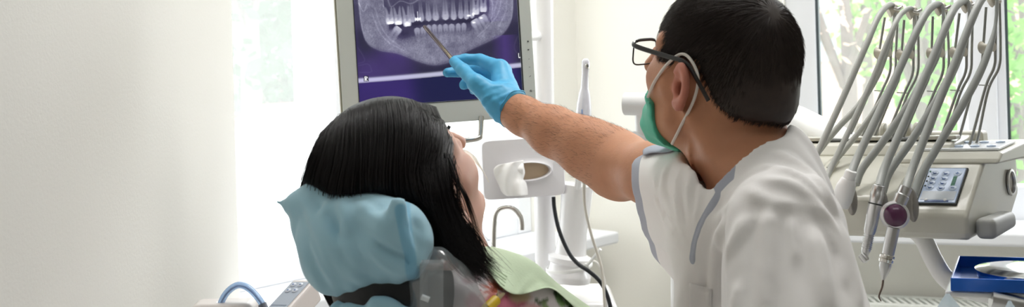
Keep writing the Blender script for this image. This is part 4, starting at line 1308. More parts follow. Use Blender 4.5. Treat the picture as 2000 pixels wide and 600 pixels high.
def capp(P):
    q = to_ph(P)
    d = ell(q, (-.014, .004, .026), (.101, .081, .096)) * PS
    d = smin(d, rc(P, W(715, 340, 1.54), W(676, 372, 1.54), .042, .034), .03)
    d = smin(d, rc(P, W(775, 268, 1.58), W(706, 315, 1.55), .042, .038), .03)
    front = (q[:, 0] - .042 - .6 * (q[:, 2] - .0)) * .8                  # leave the face clear
    d = smax(d, front * PS, .01)
    return d
def lift_out(G, gap):                                                    # hair lies outside the skull cap
    sh_ = G.shape; g_ = G.reshape(-1, 3).copy()
    for _ in range(14):
        dd = capp(g_.astype(np.float32)); e = .004
        gr = np.stack([capp((g_ + np.eye(3)[k] * e).astype(np.float32)) - dd for k in range(3)], 1); gr[:, 1] -= .25 * e
        gr /= np.linalg.norm(gr, axis=1)[:, None] + 1e-9
        g_ += gr * np.clip(gap - dd, 0, .01)[:, None]
    return g_.reshape(sh_)
GP = lift_out(GP, .006)
for _ in range(6):                                                       # comb the locks into one smooth fall
    GP[1:-1] = .5 * GP[1:-1] + .25 * (GP[:-2] + GP[2:]); GP[:, 1:-1] = .5 * GP[:, 1:-1] + .25 * (GP[:, :-2] + GP[:, 2:])
GP = lift_out(GP, .004)
sheet = guide_at(np.linspace(0, len(GP) - 1.001, 50))[:, :int(GP.shape[1] * .80)]
V, Q = sdf_mesh(capp, PCN - .26, PCN + .26, .005)
hair = link('hair', np_mesh('hair', V, Q), M_hair_p, pat); hair['label'] = 'long dark brown hair'
mb = MB()
for k in range(2):
    mb.grid(sheet)
hs_ = mb.build('hair_fall', M_hair_p, hair, solid=.012)
n_ = 10000
s_ = rng.random(n_) * (len(GP) - 1.02)
SP = guide_at(s_)
K = SP.shape[1]; tt = np.linspace(0, 1, K)
jit = rng.normal(size=(n_, 1, 3)) * np.array([.006, .008, .006])
clump = (np.stack([vnoise(np.stack([s_ * 5, 0 * s_ + a, 0 * s_], 1), 70) for a in (0, 9, 18)], 1) - .5)[:, None, :] * np.array([.03, .012, .03])
lift = np.array([0, -.010, .002])
wave = .003 * np.sin(tt[None, :, None] * 9 + s_[:, None, None] * 4)
SP = SP + jit * (.25 + 1.0 * tt[None, :, None] ** 1.5) + clump * (tt[None, :, None] ** 1.6) + lift + wave * tt[None, :, None]
cut = .86 + .17 * rng.random(n_)                                         # uneven tips
tq = tt[None, :] * cut[:, None]
idxf = tq * (K - 1); i0 = np.clip(np.floor(idxf).astype(int), 0, K - 2); f = (idxf - i0)[..., None]
SP = np.take_along_axis(SP, i0[..., None].repeat(3, 2), 1) * (1 - f) + np.take_along_axis(SP, (i0 + 1)[..., None].repeat(3, 2), 1) * f
SP = clip_to_cover(SP)
link('hair_strands', strand_mesh(SP[:, ::2], .0003), M_hair_p, hair)
# strands over the top of the cap, from the parting to the left
n_ = 6000
tri = rng.integers(0, len(Q), n_ * 3); root = V[Q[tri]].mean(1)
qn = (V[Q[tri][:, 2]] - V[Q[tri][:, 0]]); qn = np.cross(qn, V[Q[tri][:, 3]] - V[Q[tri][:, 1]]); qn /= np.linalg.norm(qn, axis=1)[:, None] + 1e-9
ok = (root[:, 1] < 1.66) & (to_ph(root)[:, 0] < .05); root, qn = root[ok][:n_], qn[ok][:n_]
part = W(800, 200, 1.60)
fl = root - part; fl = fl + np.array([-.02, -.03, -.05]); fl -= qn * (fl * qn).sum(1)[:, None]; fl /= np.linalg.norm(fl, axis=1)[:, None] + 1e-6
ts = np.linspace(0, 1, 7)[None, :, None]
L_ = (.035 + .03 * rng.random(len(root)))[:, None, None]
cv = (.5 / .10)
SP = root[:, None] + L_ * fl[:, None] * (ts - .3) + qn[:, None] * (.0015 + .003 * rng.random((len(root), 1, 1)) - cv * (L_ * (ts - .3)) ** 2)
SP = clip_to_cover(SP)
link('hair_strands', strand_mesh(SP, .00028), M_hair_p, hair)
# single strands across the cheek and down the throat, and the plait end at the left of the headrest
loose = [[(868, 300, 1.45), (880, 335, 1.44), (905, 375, 1.43), (922, 420, 1.43), (935, 470, 1.43), (940, 500, 1.43)],
         [(858, 262, 1.50), (874, 300, 1.46), (893, 350, 1.43), (900, 420, 1.43), (925, 480, 1.42), (958, 520, 1.42)],
         [(880, 400, 1.43), (912, 440, 1.43), (938, 480, 1.43), (950, 515, 1.43)],
         [(880, 420, 1.43), (925, 455, 1.43), (945, 500, 1.43), (962, 520, 1.43)]]
SP = []
for k in range(70):
    g_ = spline(WL(loose[k % 4]), 6); SP.append((g_ + rng.normal(size=3) * .0028 * np.linspace(.2, 1.4, len(g_))[:, None])[:25 if k % 4 < 2 else 19])
for L__ in (31, 19):
    pass
a_ = [x for i, x in enumerate(SP) if i % 4 < 2]; b_ = [x for i, x in enumerate(SP) if i % 4 >= 2]
link('loose_strands', strand_mesh(np.array([x[:25] for x in a_]), .00045), M_hair_p, hair)
link('loose_strands', strand_mesh(np.array([x[:19] for x in b_]), .00045), M_hair_p, hair)
g_ = spline(WL([(634, 520, 1.50), (632, 545, 1.47), (640, 568, 1.46), (652, 592, 1.46), (668, 625, 1.46)]), 5)
SP = g_[None] + rng.normal(size=(160, 1, 3)) * .0024
link('hair_lock', strand_mesh(SP, .0006), M_hair_p, hair)
# paper lip guard seen past the cheek
M_paper_thin = mix_transparent('thin_paper', '#fbfaf2', .25, .6, .5, .02)
lp = []
for x in np.linspace(0, 1, 8):
    a = W(900 + 34 * x, 292 + 32 * x, 1.60); b = W(926 + 26 * x + 3, 306 + 50 * x, 1.58)
    lp.append([a * (1 - y) + b * y + np.array([0, -.012 * math.sin(y * 3.14), .004 * math.sin(y * 3.14)]) for y in np.linspace(0, 1, 6)])
mb = MB(); mb.grid(lp); o = mb.build('paper_mask', M_paper_thin, pat, solid=.0008); o['label'] = 'thin white paper guard over the mouth'

# ---- green bib and its clip
M_bib = mat('green_bib', '#dcf0cf', .8, var=.05, vscale=25, bump=.0005, bscale=300, sheen=.2)
up_e = [(938, 482), (955, 480), (985, 486), (1020, 498), (1047, 514), (1074, 540), (1104, 565), (1150, 598), (1206, 636)]
lo_e = [(946, 515), (958, 535), (974, 556), (994, 572), (1016, 576), (1045, 569), (1072, 562), (1100, 580), (1160, 640)]
Uq, Lq = spline([(a, b, 0) for a, b in up_e], 4), spline([(a, b, 0) for a, b in lo_e], 4)
bg = []
eye = Vector((0, 0, CAMZ))
far_d = 1.66
for i in range(len(Uq)):
    row = []
    for y in np.linspace(0, 1, 13):
        p = Uq[i] * (1 - y) + Lq[i] * y
        dv = Vector(W(p[0], p[1], 1.0)) - eye
        h_ = blouse_bvh.ray_cast(eye, dv)
        t_ = h_[3] / dv.length if h_[0] is not None else None
        row.append((p, t_))
    ds = [t for _, t in row if t is not None]
    last = ds[0] if ds else far_d
    for (p, t_), y in zip(row, np.linspace(0, 1, 13)):
        dd = t_ if t_ is not None else last + .02
        rip = .006 * math.sin(i * .55 + y * 2) * y + .003 * math.sin(i * 1.3 + y * 5)
        arch = .030 * max(0, 1 - abs(i - 24) / 7.0) * y ** 2
        row[int(round(y * 12))] = W(p[0], p[1], dd - .010 + rip - arch)
    bg.append(row)
B = np.array(bg)
for _ in range(3):
    B[1:-1, 1:-1] = .5 * B[1:-1, 1:-1] + .125 * (B[:-2, 1:-1] + B[2:, 1:-1] + B[1:-1, :-2] + B[1:-1, 2:])
for _ in range(12):
    fl_b = B.reshape(-1, 3); dd_b = blouse_field(fl_b.astype(np.float32)); e = .004
    gr_b = np.array([0, 0, CAMZ]) - fl_b; gr_b /= np.linalg.norm(gr_b, axis=1)[:, None]
    B = (fl_b + gr_b * np.clip(.006 - dd_b, 0, .01)[:, None]).reshape(B.shape)
back = B[:, :1] + np.linspace(1, .25, 4)[None, :, None] * np.array([.02, .06, -.035])    # falls away over the far side
bib = thing('dental_bib', 'pale green paper bib spread over the flowered blouse', 'bib', B[4, 6])
mb = MB(); mb.grid(np.concatenate([back, B], 1)); mb.build('sheet', M_bib, bib, solid=.0012, sub=1)
mb = MB()
for k, y in enumerate((.0, .33, .66, 1.0)):
    mb.tube([B[3 + j, 12 - 0] * 0 + np.array(W(949 + 8 * k + (28 * j / 8) - 4, 514 - 3 * k + 45 * j / 8 - 2, 1.0)) * 0 + (B[2 + j, 11 - k * 1] + np.array([0, -.0015, 0])) for j in range(9)], .0012, 6)
mb.build('hem_pleat', M_bib, bib)
def at_blouse(px, py, lift=.006):
    dv = Vector(W(px, py, 1.0)) - eye
    h_ = blouse_bvh.ray_cast(eye, dv)
    return np.array(h_[0]) + np.array([0, -lift, 0]) if h_[0] is not None else W(px, py, 1.5)
clip = thing('bib_clip', 'metal alligator clip with a yellow sleeve gripping the bib edge', 'clip', at_blouse(965, 578))
c0, c1, c2 = at_blouse(950, 600, .010), at_blouse(969, 582, .012), at_blouse(980, 575, .013)
c3 = at_blouse(1003, 553, .014)
mb = MB(); mb.tube([c0, c1], .0062, 16); mb.build('sleeve', mat('yellow_sleeve', '#e8c31c', .45), clip)
M_clip = mat('clip_metal', '#b3a283', .3, metal=1.0)
dvv = nrm(c3 - c1); sd = nrm(np.cross(dvv, [0, -1, 0]))
mb = MB()
mb.prism([(-.001, -.003), (.006, -.0035), (.009, -.007), (.012, -.0085), (.014, -.003), (.022, -.002), (.030, .0008), (.022, .0022), (.012, .003), (.004, .003)], c1, dvv, sd, np.array([0, -1.0, 0]), -.0008, .0008)
mb.build('jaw', M_clip, clip, smooth=False, bevel=.0004, seg=2)
mb = MB(); mb.prism([(.002, -.0015), (.007, -.002), (.009, -.006), (.005, -.005)], c1, dvv, sd, np.array([0, -1.0, 0]), .0009, .0022); mb.build('spring', M_ink, clip, smooth=False)

# ------------------------------------------------------------------ the dental chair behind her
M_black = mat('black_leatherette', '#16191d', .45, bump=.0003, bscale=300)
M_cover = mat('blue_cover', '#a8d5e8', .7, var=.04, vscale=14, bump=.0006, bscale=90, sheen=.3, sss=.05, sssr=(.3, .6, 1))
two_tone(M_cover, 'seam_distance', '#86c4e2', .0012)
M_upholst = mat('magenta_leatherette', '#a8246c', .4, coat=.2)
M_beige = mat('beige_shell', '#c9c3b2', .45)
chair = thing('dental_chair', 'magenta dental chair with a black headrest bar under the blue cover', 'chair', W(800, 900, 1.5))
mb = MB(); mb.tube(WL([(655, 548, 1.46), (672, 575, 1.41), (720, 584, 1.385), (780, 578, 1.38), (830, 574, 1.385), (880, 570, 1.40)]), [.020, .026, .027, .027, .027, .024], 18, smooth=6, flat=((0, 0, 1), .4)); mb.build('headrest_bar', M_black, chair)
mb = MB(); mb.tube(WL([(760, 600, 1.43), (770, 680, 1.46)]), .03, 16); mb.build('headrest_post', M_black, chair)
def back_field(P):
    d = rc(P, W(805, 640, 1.42), W(905, 665, 1.42), .030, .030)
    d = smin(d, rc(P, W(770, 760, 1.46), W(980, 780, 1.46), .06, .06), .06)
    return d
V, Q = sdf_mesh(back_field, *span(700, 800, 1080, 560, 1.30, 1.58), .006)
link('backrest', np_mesh('backrest', V, Q), M_upholst, chair)
mb = MB(); mb.tube(WL([(735, 608, 1.40), (762, 594, 1.385), (790, 582, 1.38), (797, 588, 1.38)]), .006, 10, smooth=4); mb.tube(WL([(735, 608, 1.40), (730, 680, 1.42)]), .008, 10); mb.build('edge_shell', M_beige, chair)

# pillow-like headrest cover
COVER_LINES = [
    ([(700, 400), (735, 432), (792, 470)], .007, .007), ([(690, 415), (740, 455), (798, 490)], .005, .006), ([(600, 400), (622, 450), (640, 500), (655, 540)], .007, .007),
    ([(625, 430), (650, 480), (672, 540)], .006, .006), ([(660, 470), (685, 505), (700, 548)], .005, .008), 
    ([(640, 400), (632, 430), (650, 470)], .005, .007), ([(720, 480), (760, 515), (800, 530)], .005, .007), ([(668, 395), (680, 430), (670, 470)], .005, .008), ([(610, 470), (630, 510), (648, 545)], .005, .005),
    ([(775, 415), (782, 450), (797, 480)], .005, .005), ([(755, 430), (768, 455), (790, 465)], .005, .005), ([(790, 420), (798, 470), (806, 535)], .003, .004)]
C_LINES, _bv = fold_lines(cover_field, *span(510, 590, 860, 360, 1.25, 1.58), COVER_LINES)
cover_plain = cover_field
def cover_field(P): return cover_plain(P) - creases(P, C_LINES)
V, Q = sdf_mesh(cover_field, *span(510, 590, 860, 360, 1.25, 1.58), .0034)
me = np_mesh('headrest_cover', V, Q)
a0, a1 = W(792, 405, 1.36), W(800, 545, 1.36)
P2 = V[:, [0, 2]].astype(np.float32)
sdist = seg2(P2, np.array([W(788, 400, 1.365), W(794, 440, 1.36), W(803, 500, 1.355), W(806, 550, 1.36)])[:, [0, 2]].astype(np.float32)) - .0062
set_attr(me, 'seam_distance', np.where(V[:, 1] < 1.43, sdist, .1))
cov = tag(link('headrest_cover', me, M_cover), 'pale blue disposable cover tied over the headrest behind her head', 'headrest cover')
# crumpled blue scraps of another cover under the bar
def scrap_field(P):
    d = rc(P, W(675, 612, 1.40), W(760, 606, 1.37), .014, .012)
    d = smin(d, rc(P, W(738, 598, 1.365), W(750, 590, 1.365), .010, .006), .01)
    d = smin(d, rc(P, W(670, 622, 1.40), W(800, 622, 1.37), .012, .012), .02)
    n = vnoise(P * 55, 91) - .5
    return d - .014 * np.abs(n) + .002
V, Q = sdf_mesh(scrap_field, *span(630, 645, 840, 560, 1.30, 1.46), .003)
me = np_mesh('paper_cover', V, Q); set_attr(me, 'seam_distance', np.full(len(V), .1))
tag(link('paper_cover', me, M_cover), 'crumpled light blue paper tucked under the black headrest bar', 'paper cover')

# clear plastic bag hanging over the chair's shoulder
M_film = mix_transparent('clear_plastic_film', '#dfe8ee', .74, .4, .12, .12)
def film_field(P):
    d = rc(P, W(852, 520, 1.39), W(880, 560, 1.40), .020, .024)
    d = smin(d, rc(P, W(842, 560, 1.385), W(890, 600, 1.40), .024, .026), .03)
    d = smin(d, rc(P, W(850, 620, 1.385), W(905, 650, 1.40), .026, .028), .03)
    n = vnoise(np.stack([P[:, 0] * 60 + P[:, 2] * 30, P[:, 1] * 30, P[:, 2] * 16], 1), 95) - .5
    return d - .010 * np.abs(n)
V, Q = sdf_mesh(film_field, *span(790, 660, 970, 470, 1.28, 1.48), .0034)
bag = thing('plastic_bag', 'wrinkled clear plastic bag hanging behind her shoulder beside the blue cover', 'bag', W(870, 560, 1.39))
link('film', np_mesh('film', V, Q), M_film, bag)
fl_ = [[W(820 + 102 * x, 508 + 40 * x * 0 + 140 * y, 1.355 + .03 * x + .004 * math.sin(6 * x + 3 * y)) for y in np.linspace(0, 1, 8)] for x in np.linspace(0, .45, 8)]
mb = MB(); mb.grid(fl_); mb.build('flap', M_film, bag, solid=.0006)
mb = MB(); mb.tube(WL([(823, 580, 1.352), (838, 586, 1.352)]), .0032, 10); mb.build('tie', mat('bag_tie', '#e6edf2', .4), bag)
# ------------------------------------------------------------------ instrument unit on the right
M_unit = mat('unit_shell', '#d2d0c4', 0.3, coat=.35)
M_unit_d = mat('unit_lower_shell', '#bfbcb0', 0.4, coat=.1)
M_hose = mat('grey_hose', '#aaadaa', 0.45)
M_hose_l = mat('pale_hose', '#b6b8b3', 0.45)
M_holder = mat('holder_rubber', '#8f8a84', .5)
M_key = mat('keypad_blue', '#b3c6e4', .35, coat=.3)
M_key2 = mat('keypad_button', '#c9d8ee', .3, coat=.4)
M_alu = mat('satin_aluminium', '#d2d2d2', .3, metal=1.0)
M_led = mat('green_bar', '#1e7a58', .4)
M_slot = mat('dark_slot', '#5d5f5c', .6)
UO = W(1892, 463, 1.70)
ux = nrm([.788, -.616, .045]); uD = nrm(np.array([.616, .788, 0])); uz = np.cross(ux, uD); uz = uz if uz[2] > 0 else -uz; uD = np.cross(uz, ux)
def UP_(w, s, z): return UO - ux * w + uD * s + uz * z               # w: from the right end leftwards, s: to the back, z: up
unit = thing('instrument_unit', 'beige instrument unit with keypad and five hose arms by the window', 'dental unit', UP_(.25, .12, -.0))
prof = [(.004, -.006), (0, .004), (.0, .028), (.008, .036), (.090, .094), (.106, .101), (.235, .105), (.250, .096), (.246, .030), (.20, .0)]
mb = MB(); mb.prism(prof, UO, uD, uz, -ux, 0.0, .10); body = mb.build('housing', M_unit, unit, smooth=False, bevel=.006, seg=4)
prof2 = [(.004, -.006), (0, .004), (.0, .048), (.004, .054), (.040, .068), (.075, .088), (.106, .101), (.235, .105), (.250, .096), (.246, .030), (.20, .0)]
mb = MB(); mb.prism(prof2, UO, uD, uz, -ux, 0.092, .40); mb.build('holder_shell', M_unit, unit, smooth=False, bevel=.006, seg=4)
# upper cover with overhanging end
mb = MB(); mb.prism([(.085, .092), (.090, .099), (.108, .1065), (.25, .113), (.268, .104), (.27, .085), (.262, .082), (.20, .088)], UO, uD, uz, -ux, -.022, .135); mb.build('top_cover', M_unit, unit, smooth=False, bevel=.004)
# raised rear block with its dark slot
mb = MB(); mb.prism([(.118, .100), (.135, .120), (.235, .125), (.250, .104)], UO, uD, uz, -ux, .055, .40); mb.build('rear_block', M_unit, unit, smooth=False, bevel=.006)
mb = MB(); mb.box(UP_(.23, .165, .1235), (.32, .030, .004), (ux, uD, uz)); mb.build('slot', M_slot, unit, smooth=False, bevel=.002)
mb = MB()
for k in range(3): mb.box(UP_(.085 + .105 * k, .150, .1262), (.062, .022, .006), (ux, uD, uz))
mb.build('slot_lip', M_unit_d, unit, smooth=False, bevel=.002)
# keypad on the sloping front
sl = nrm(uD * (.090 - .008) + uz * (.094 - .036)); sn = np.cross(ux, sl); sn = sn if sn[1] < 0 else -sn
k0 = UP_(.047, .016, .0417)                                           # lower middle of the keypad
kp = lambda a, b, c=0.0: k0 + ux * a + sl * b + sn * c                 # a across, b up the slope
KW, KH = .054, .074
mb = MB(); mb.box(kp(0, KH / 2, .0012), (KW + .004, KH + .004, .004), (ux, sl, sn)); mb.build('keypad_rim', M_ink, unit, smooth=False, bevel=.0015)
mb = MB(); mb.box(kp(0, KH / 2, .0022), (KW, KH, .004), (ux, sl, sn)); kpd = mb.build('keypad', M_key, unit, smooth=False, bevel=.0015); kpd['label'] = 'light blue keypad with round buttons'
bt = [(-.016, .062), (.000, .061), (.017, .061), (-.016, .051), (.0, .050), (-.016, .041), (.0, .040), (-.016, .031), (.0, .030), (.017, .030)]
for i, (a, b) in enumerate(bt):
    mb = MB(); n_ = 24
    mb.lathe(kp(a, b, .0038), sn, [(.0058, 0), (.0058, .0006), (.005, .0012), (.0, .0013)], 24); bo = mb.build('button', M_key2, kpd)
    mb = MB()
    if i == 2: mb.box(kp(a, b, .0053), (.005, .001, .0006), (ux, sl, sn)); mb.box(kp(a, b, .0053), (.001, .005, .0006), (ux, sl, sn))
    elif i == 9: mb.box(kp(a, b, .0053), (.005, .001, .0006), (ux, sl, sn))
    else:
        mb.tube([kp(a - .003, b + .0012, .0053), kp(a - .001, b - .001, .0053), kp(a + .0032, b - .0008, .0053)], .0005, 6)
        mb.tube([kp(a - .002, b - .0022, .0053), kp(a + .002, b - .0022, .0053)], .0005, 6)
    mb.build('button_mark', mat('button_print', '#5a78b0', .5), bo)
for i, b in enumerate((.0655, .0545, .0445, .0345)):
    mb = MB(); mb.box(kp(-.0235, b, .0045), (.0022, .0022, .001), (ux, sl, sn)); mb.build('indicator', M_ink if i else M_led, kpd, smooth=False)
for i in range(8):
    mb = MB(); mb.box(kp(.0155 + .000 * i, .0365 + i * .0025, .0045), (.0055, .0016, .0008), (ux, sl, sn)); mb.build('level_bar', M_led, kpd, smooth=False)
mb = MB(); mb.box(kp(0, .0145, .0043), (.048, .018, .0006), (ux, sl, sn)); mb.build('label_field', mat('keypad_grey', '#c9d0d8', .4), kpd, smooth=False)
mb = MB(); mb.box(kp(0, .0028, .0043), (.034, .0022, .0006), (ux, sl, sn)); mb.build('label_strip', mat('keypad_navy', '#2f4f94', .4), kpd, smooth=False)
for a in (-.015, .012):
    mb = MB(); mb.lathe(kp(a, .0050, .0042), sn, [(.0025, 0), (.0025, .001), (.0012, .0018)], 16); mb.build('pin', M_white, kpd)
# upper keypad lying on the cover
tn = uz; th_ = UP_(.045, .165, .1115)
mb = MB(); mb.box(th_, (.115, .085, .004), (ux, nrm(uD + uz * .045), uz)); tk = mb.build('top_keypad', mat('top_keypad_white', '#e9edf2', .25, coat=.4), unit, smooth=False, bevel=.0015)
for i in range(4):
    for j in range(2):
        mb = MB(); mb.lathe(UP_(.075 - .024 * i, .140 + .045 * j, .112 + .002 * j), uz, [(.0068, 0), (.0068, .0022), (.005, .003), (0, .003)], 20); mb.build('button', M_key2, tk)
# round opening in the end face
hc = UP_(-.0005, .205, .052)
mb = MB(); mb.lathe(hc, ux, [(.0185, 0), (.020, .001), (.020, .0035), (.0165, .004), (.0155, .001), (.0155, -.02)], 36); ho = mb.build('end_socket', M_alu, unit)
mb = MB(); mb.lathe(hc, ux, [(.0153, 0), (.0153, .0008), (.006, .0012), (0, .0012)], 30); mb.build('socket_core', mat('socket_dark', '#7c746c', .35, metal=.6), ho)
# chunky handle at the end
def handle_field(P):
    a, b = UP_(-.016, .020, .010), UP_(-.018, .125, .016)
    p = P - a.astype(np.float32); L = np.linalg.norm(b - a); d_ = nrm(b - a)
    t = p @ d_.astype(np.float32); n1 = p @ uz.astype(np.float32); n2 = p @ ux.astype(np.float32)
    q = np.stack([np.abs(t - L / 2) - L / 2 + .008, np.abs(n1 + .002) - (.015 - .003 * t / L) + .008, np.abs(n2) - .014 + .008], 1)
    return np.linalg.norm(np.maximum(q, 0), axis=1) + np.minimum(q.max(1), 0) - .008
V, Q = sdf_mesh(handle_field, UP_(0, .06, 0) - .11, UP_(0, .06, 0) + .11, .0025)
link('handle', np_mesh('handle', V, Q), mat('handle_grey', '#b9bab6', .4), unit)
# five whip arms: two bent rods, a top pulley block and a small roller
M_rod = mat('arm_rod', '#a9aaa6', .38, metal=.6)
M_roll = mat('roller_beige', '#d6cfc0', .4)
whips = [  # top, roller, foot (photo places) and distances
    ((1742, 12), (1724, 103), (1668, 285), 1.96),
    ((1780, 17), (1768, 107), (1716, 287), 1.935),
    ((1836, 10), (1827, 104), (1772, 289), 1.91),
    ((1888, 4), (1872, 102), (1822, 290), 1.885),
    ((1940, -8), (1928, 92), (1884, 288), 1.86)]
for k, (tp_, rl, ft, d) in enumerate(whips):
    w = bpy.data.objects.new('hose_arm', None); scene.collection.objects.link(w); w.parent = unit
    w.location = Vector(W(ft[0], ft[1], d)) - unit.location
    t_, r_, f_ = (np.array([a, b, 0.0]) for a, b in (tp_, rl, ft))
    def WW(a, dd=0.0): return W(a[0], a[1], d + dd)
    rodA = [WW(t_ + [6, 6, 0]), WW(r_ + [16, 0, 0]), WW(r_ + [14, 38, 0]), WW(r_ + [-3, 78, 0]), WW(f_ + [12, -12, 0]), WW(f_ + [2, -2, 0]), WW(f_ + [-16, 2, 0], .0)]
    rodB = [WW(t_ + [-14, 22, 0], .02), WW(r_ + [-8, 6, 0], .02), WW(r_ + [-12, 45, 0], .02), WW(r_ + [-28, 82, 0], .02), WW(f_ + [-14, -8, 0], .02), WW(f_ + [-26, 0, 0], .02)]
    rodC = [WW(t_ + [12, 4, 0], .01), WW(r_ + [26, -4, 0], .01), WW(r_ + [23, 40, 0], .01), WW(r_ + [2, 84, 0], .01), WW(f_ + [24, -12, 0], .01), WW(f_ + [10, 2, 0], .01)]
    for q_ in (rodA, rodB, rodC):
        mb = MB(); mb.tube(q_, .0021, 10, smooth=5); mb.build('rod', M_rod, w)
    mb = MB(); mb.tube([WW(r_ + [-16, 74, 0], .02), WW(r_ + [6, 75, 0])], .0009, 8); mb.build('cross_wire', M_rod, w)
    # roller shaped like a diabolo
    ra_ = WW(r_ + [-12, 1, 0], .012); rb_ = WW(r_ + [12, -1, 0], -.006); L = np.linalg.norm(rb_ - ra_)
    mb = MB(); mb.lathe(ra_, rb_ - ra_, [(.0085, 0), (.0095, .001), (.0075, .003), (.0045, L * .42), (.0045, L * .62), (.0072, L - .002), (.0078, L), (.006, L + .001)], 24); mb.build('roller', M_roll, w)
    # pulley block and clip at the top
    mb = MB(); a = WW(t_ + [-8, 12, 0]); b = WW(t_ + [10, 4, 0]); L = np.linalg.norm(b - a)
    mb.lathe(a, b - a, [(.006, 0), (.0095, .001), (.0072, L * .4), (.0085, L), (.004, L + .001)], 20); mb.build('pulley', M_roll, w)
    mb = MB(); mb.tube([WW(t_ + [4, 4, 0], -.006), WW(t_ + [12, 6, 0], -.008), WW(t_ + [19, 2, 0], -.010), WW(t_ + [20, -1, 0], -.010)], [.0035, .003, .0024, .0015], 10, smooth=4); mb.build('clip', M_chrome, w)

# instruments with their hoses: each lifts out, so each is a thing
def hose(parent, front, back, d0, dtop, dback, r, m_):
    n = len(front)
    pts = [W(a, b, d0 + (dtop - d0) * i / (n - 1)) for i, (a, b) in enumerate(front)]
    n2 = len(back)
    pts += [W(a, b, dtop + .012 + (dback - dtop) * (i + 1) / n2) for i, (a, b) in enumerate(back)]
    rr_ = [r] * (n - 1) + [r * .9] + [r * .45] * 2 + [r * .9] + [r] * (n2 - 3)
    mb = MB(); mb.tube(pts, rr_, 16, smooth=7); return mb.build('hose', m_, parent)
lab = ['pale hose over the arm nearest the dentist, its handpiece behind his shoulder',
       'thinnest pale hose over the second arm, its handpiece hidden behind the dentist',
       'white handpiece in the leftmost visible holder beside the dentist, its hose over the middle arm',
       'ribbed metal drill handpiece in the middle holder with a black ring',
       'scaler with a round purple lamp and hooked tip in the right holder']
tools = [thing(nm, l, c, W(*p), 'instruments hanging at the unit') for nm, l, c, p in zip(['handpiece', 'handpiece', 'handpiece', 'drill_handpiece', 'scaler'], lab, ['handpiece', 'handpiece', 'handpiece', 'drill', 'scaler'],
         [(1570, 370, 1.76), (1610, 370, 1.76), (1648, 400, 1.745), (1700, 440, 1.715), (1740, 470, 1.69)])]
hose(tools[0], [(1560, 372), (1590, 312), (1640, 205), (1690, 92), (1716, 32), (1738, 9)], [(1748, 20), (1746, 60), (1730, 105), (1712, 150), (1678, 205), (1636, 250), (1596, 300), (1575, 345)], 1.76, 1.95, 1.90, .0050, M_hose_l)
hose(tools[1], [(1606, 368), (1622, 330), (1655, 262), (1700, 165), (1742, 62), (1758, 30), (1778, 16)], [(1787, 28), (1785, 70), (1772, 108), (1745, 160), (1700, 228), (1656, 285), (1618, 330)], 1.76, 1.925, 1.88, .0042, M_hose_l)
hose(tools[2], [(1660, 346), (1676, 305), (1712, 230), (1752, 145), (1790, 62), (1812, 22), (1832, 8)], [(1842, 20), (1840, 65), (1830, 108), (1808, 150), (1768, 215), (1722, 280), (1684, 330), (1672, 360)], 1.735, 1.90, 1.80, .0058, M_hose)
hose(tools[3], [(1716, 366), (1730, 322), (1772, 228), (1815, 130), (1850, 46), (1866, 14), (1884, 2)], [(1893, 14), (1890, 60), (1876, 104), (1856, 150), (1818, 215), (1780, 275), (1738, 335), (1724, 375)], 1.705, 1.875, 1.76, .0058, M_hose)
hose(tools[4], [(1768, 372), (1782, 330), (1815, 245), (1860, 135), (1900, 34), (1918, -2), (1938, -16)], [(1947, -4), (1944, 50), (1932, 96), (1910, 150), (1870, 222), (1828, 292), (1798, 345), (1786, 380)], 1.685, 1.85, 1.72, .0058, M_hose)
def axis_tool(parent, name, p0, p1, prof, m_, n=24):
    d_ = p1 - p0; L = np.linalg.norm(d_)
    mb = MB(); mb.lathe(p0, d_, [(r, h * L) for r, h in prof], n); return mb.build(name, m_, parent)
# two tools mostly behind the dentist's shoulder: short grips in their holders
for t_, (a, b) in zip(tools[:2], (((1562, 366, 1.76), (1540, 430, 1.75)), ((1607, 364, 1.76), (1588, 430, 1.745)))):
    axis_tool(t_, 'grip', W(*a), W(*b), [(.006, 0), (.009, .03), (.011, .3), (.010, .8), (.006, 1)], M_white)
a, b = W(1663, 334, 1.735), W(1640, 402, 1.745)
axis_tool(tools[2], 'grip', a, b, [(.0075, 0), (.0085, .04), (.0085, .22), (.0105, .25), (.0135, .45), (.0145, .8), (.013, 1.0), (.010, 1.02)], M_white)
a, b = W(1717, 362, 1.705), W(1689, 500, 1.70)
axis_tool(tools[3], 'coupling', a, a + (b - a) * .26, [(.0065, 0), (.0082, .03), (.0082, .4), (.0092, .45), (.0088, 1.0)], M_alu)
axis_tool(tools[3], 'ring', a + (b - a) * .255, a + (b - a) * .275, [(.0092, 0), (.0095, .2), (.0095, .8), (.0092, 1)], M_ink)
gp = [(.0088, 0), (.0095, .1), (.0085, .5)]
for i in range(9):
    h = .56 + i * .035; gp += [(.0074, h), (.0074, h + .014), (.0062, h + .018), (.0062, h + .031)]
gp += [(.0062, .90), (.0052, .95), (.0045, 1.0)]
axis_tool(tools[3], 'grip', a + (b - a) * .275, b, gp, M_alu)
hd = nrm(np.array([.85, -.3, -.25]))
mb = MB(); mb.lathe(W(1682, 497, 1.70), W(1691, 508, 1.695) - W(1682, 497, 1.70), [(.0042, 0), (.0056, .001), (.0056, .010), (.0045, .0125), (0, .013)], 20)
mb.tube([b, W(1686, 505, 1.698)], .0042, 12); mb.build('head', M_alu, tools[3])
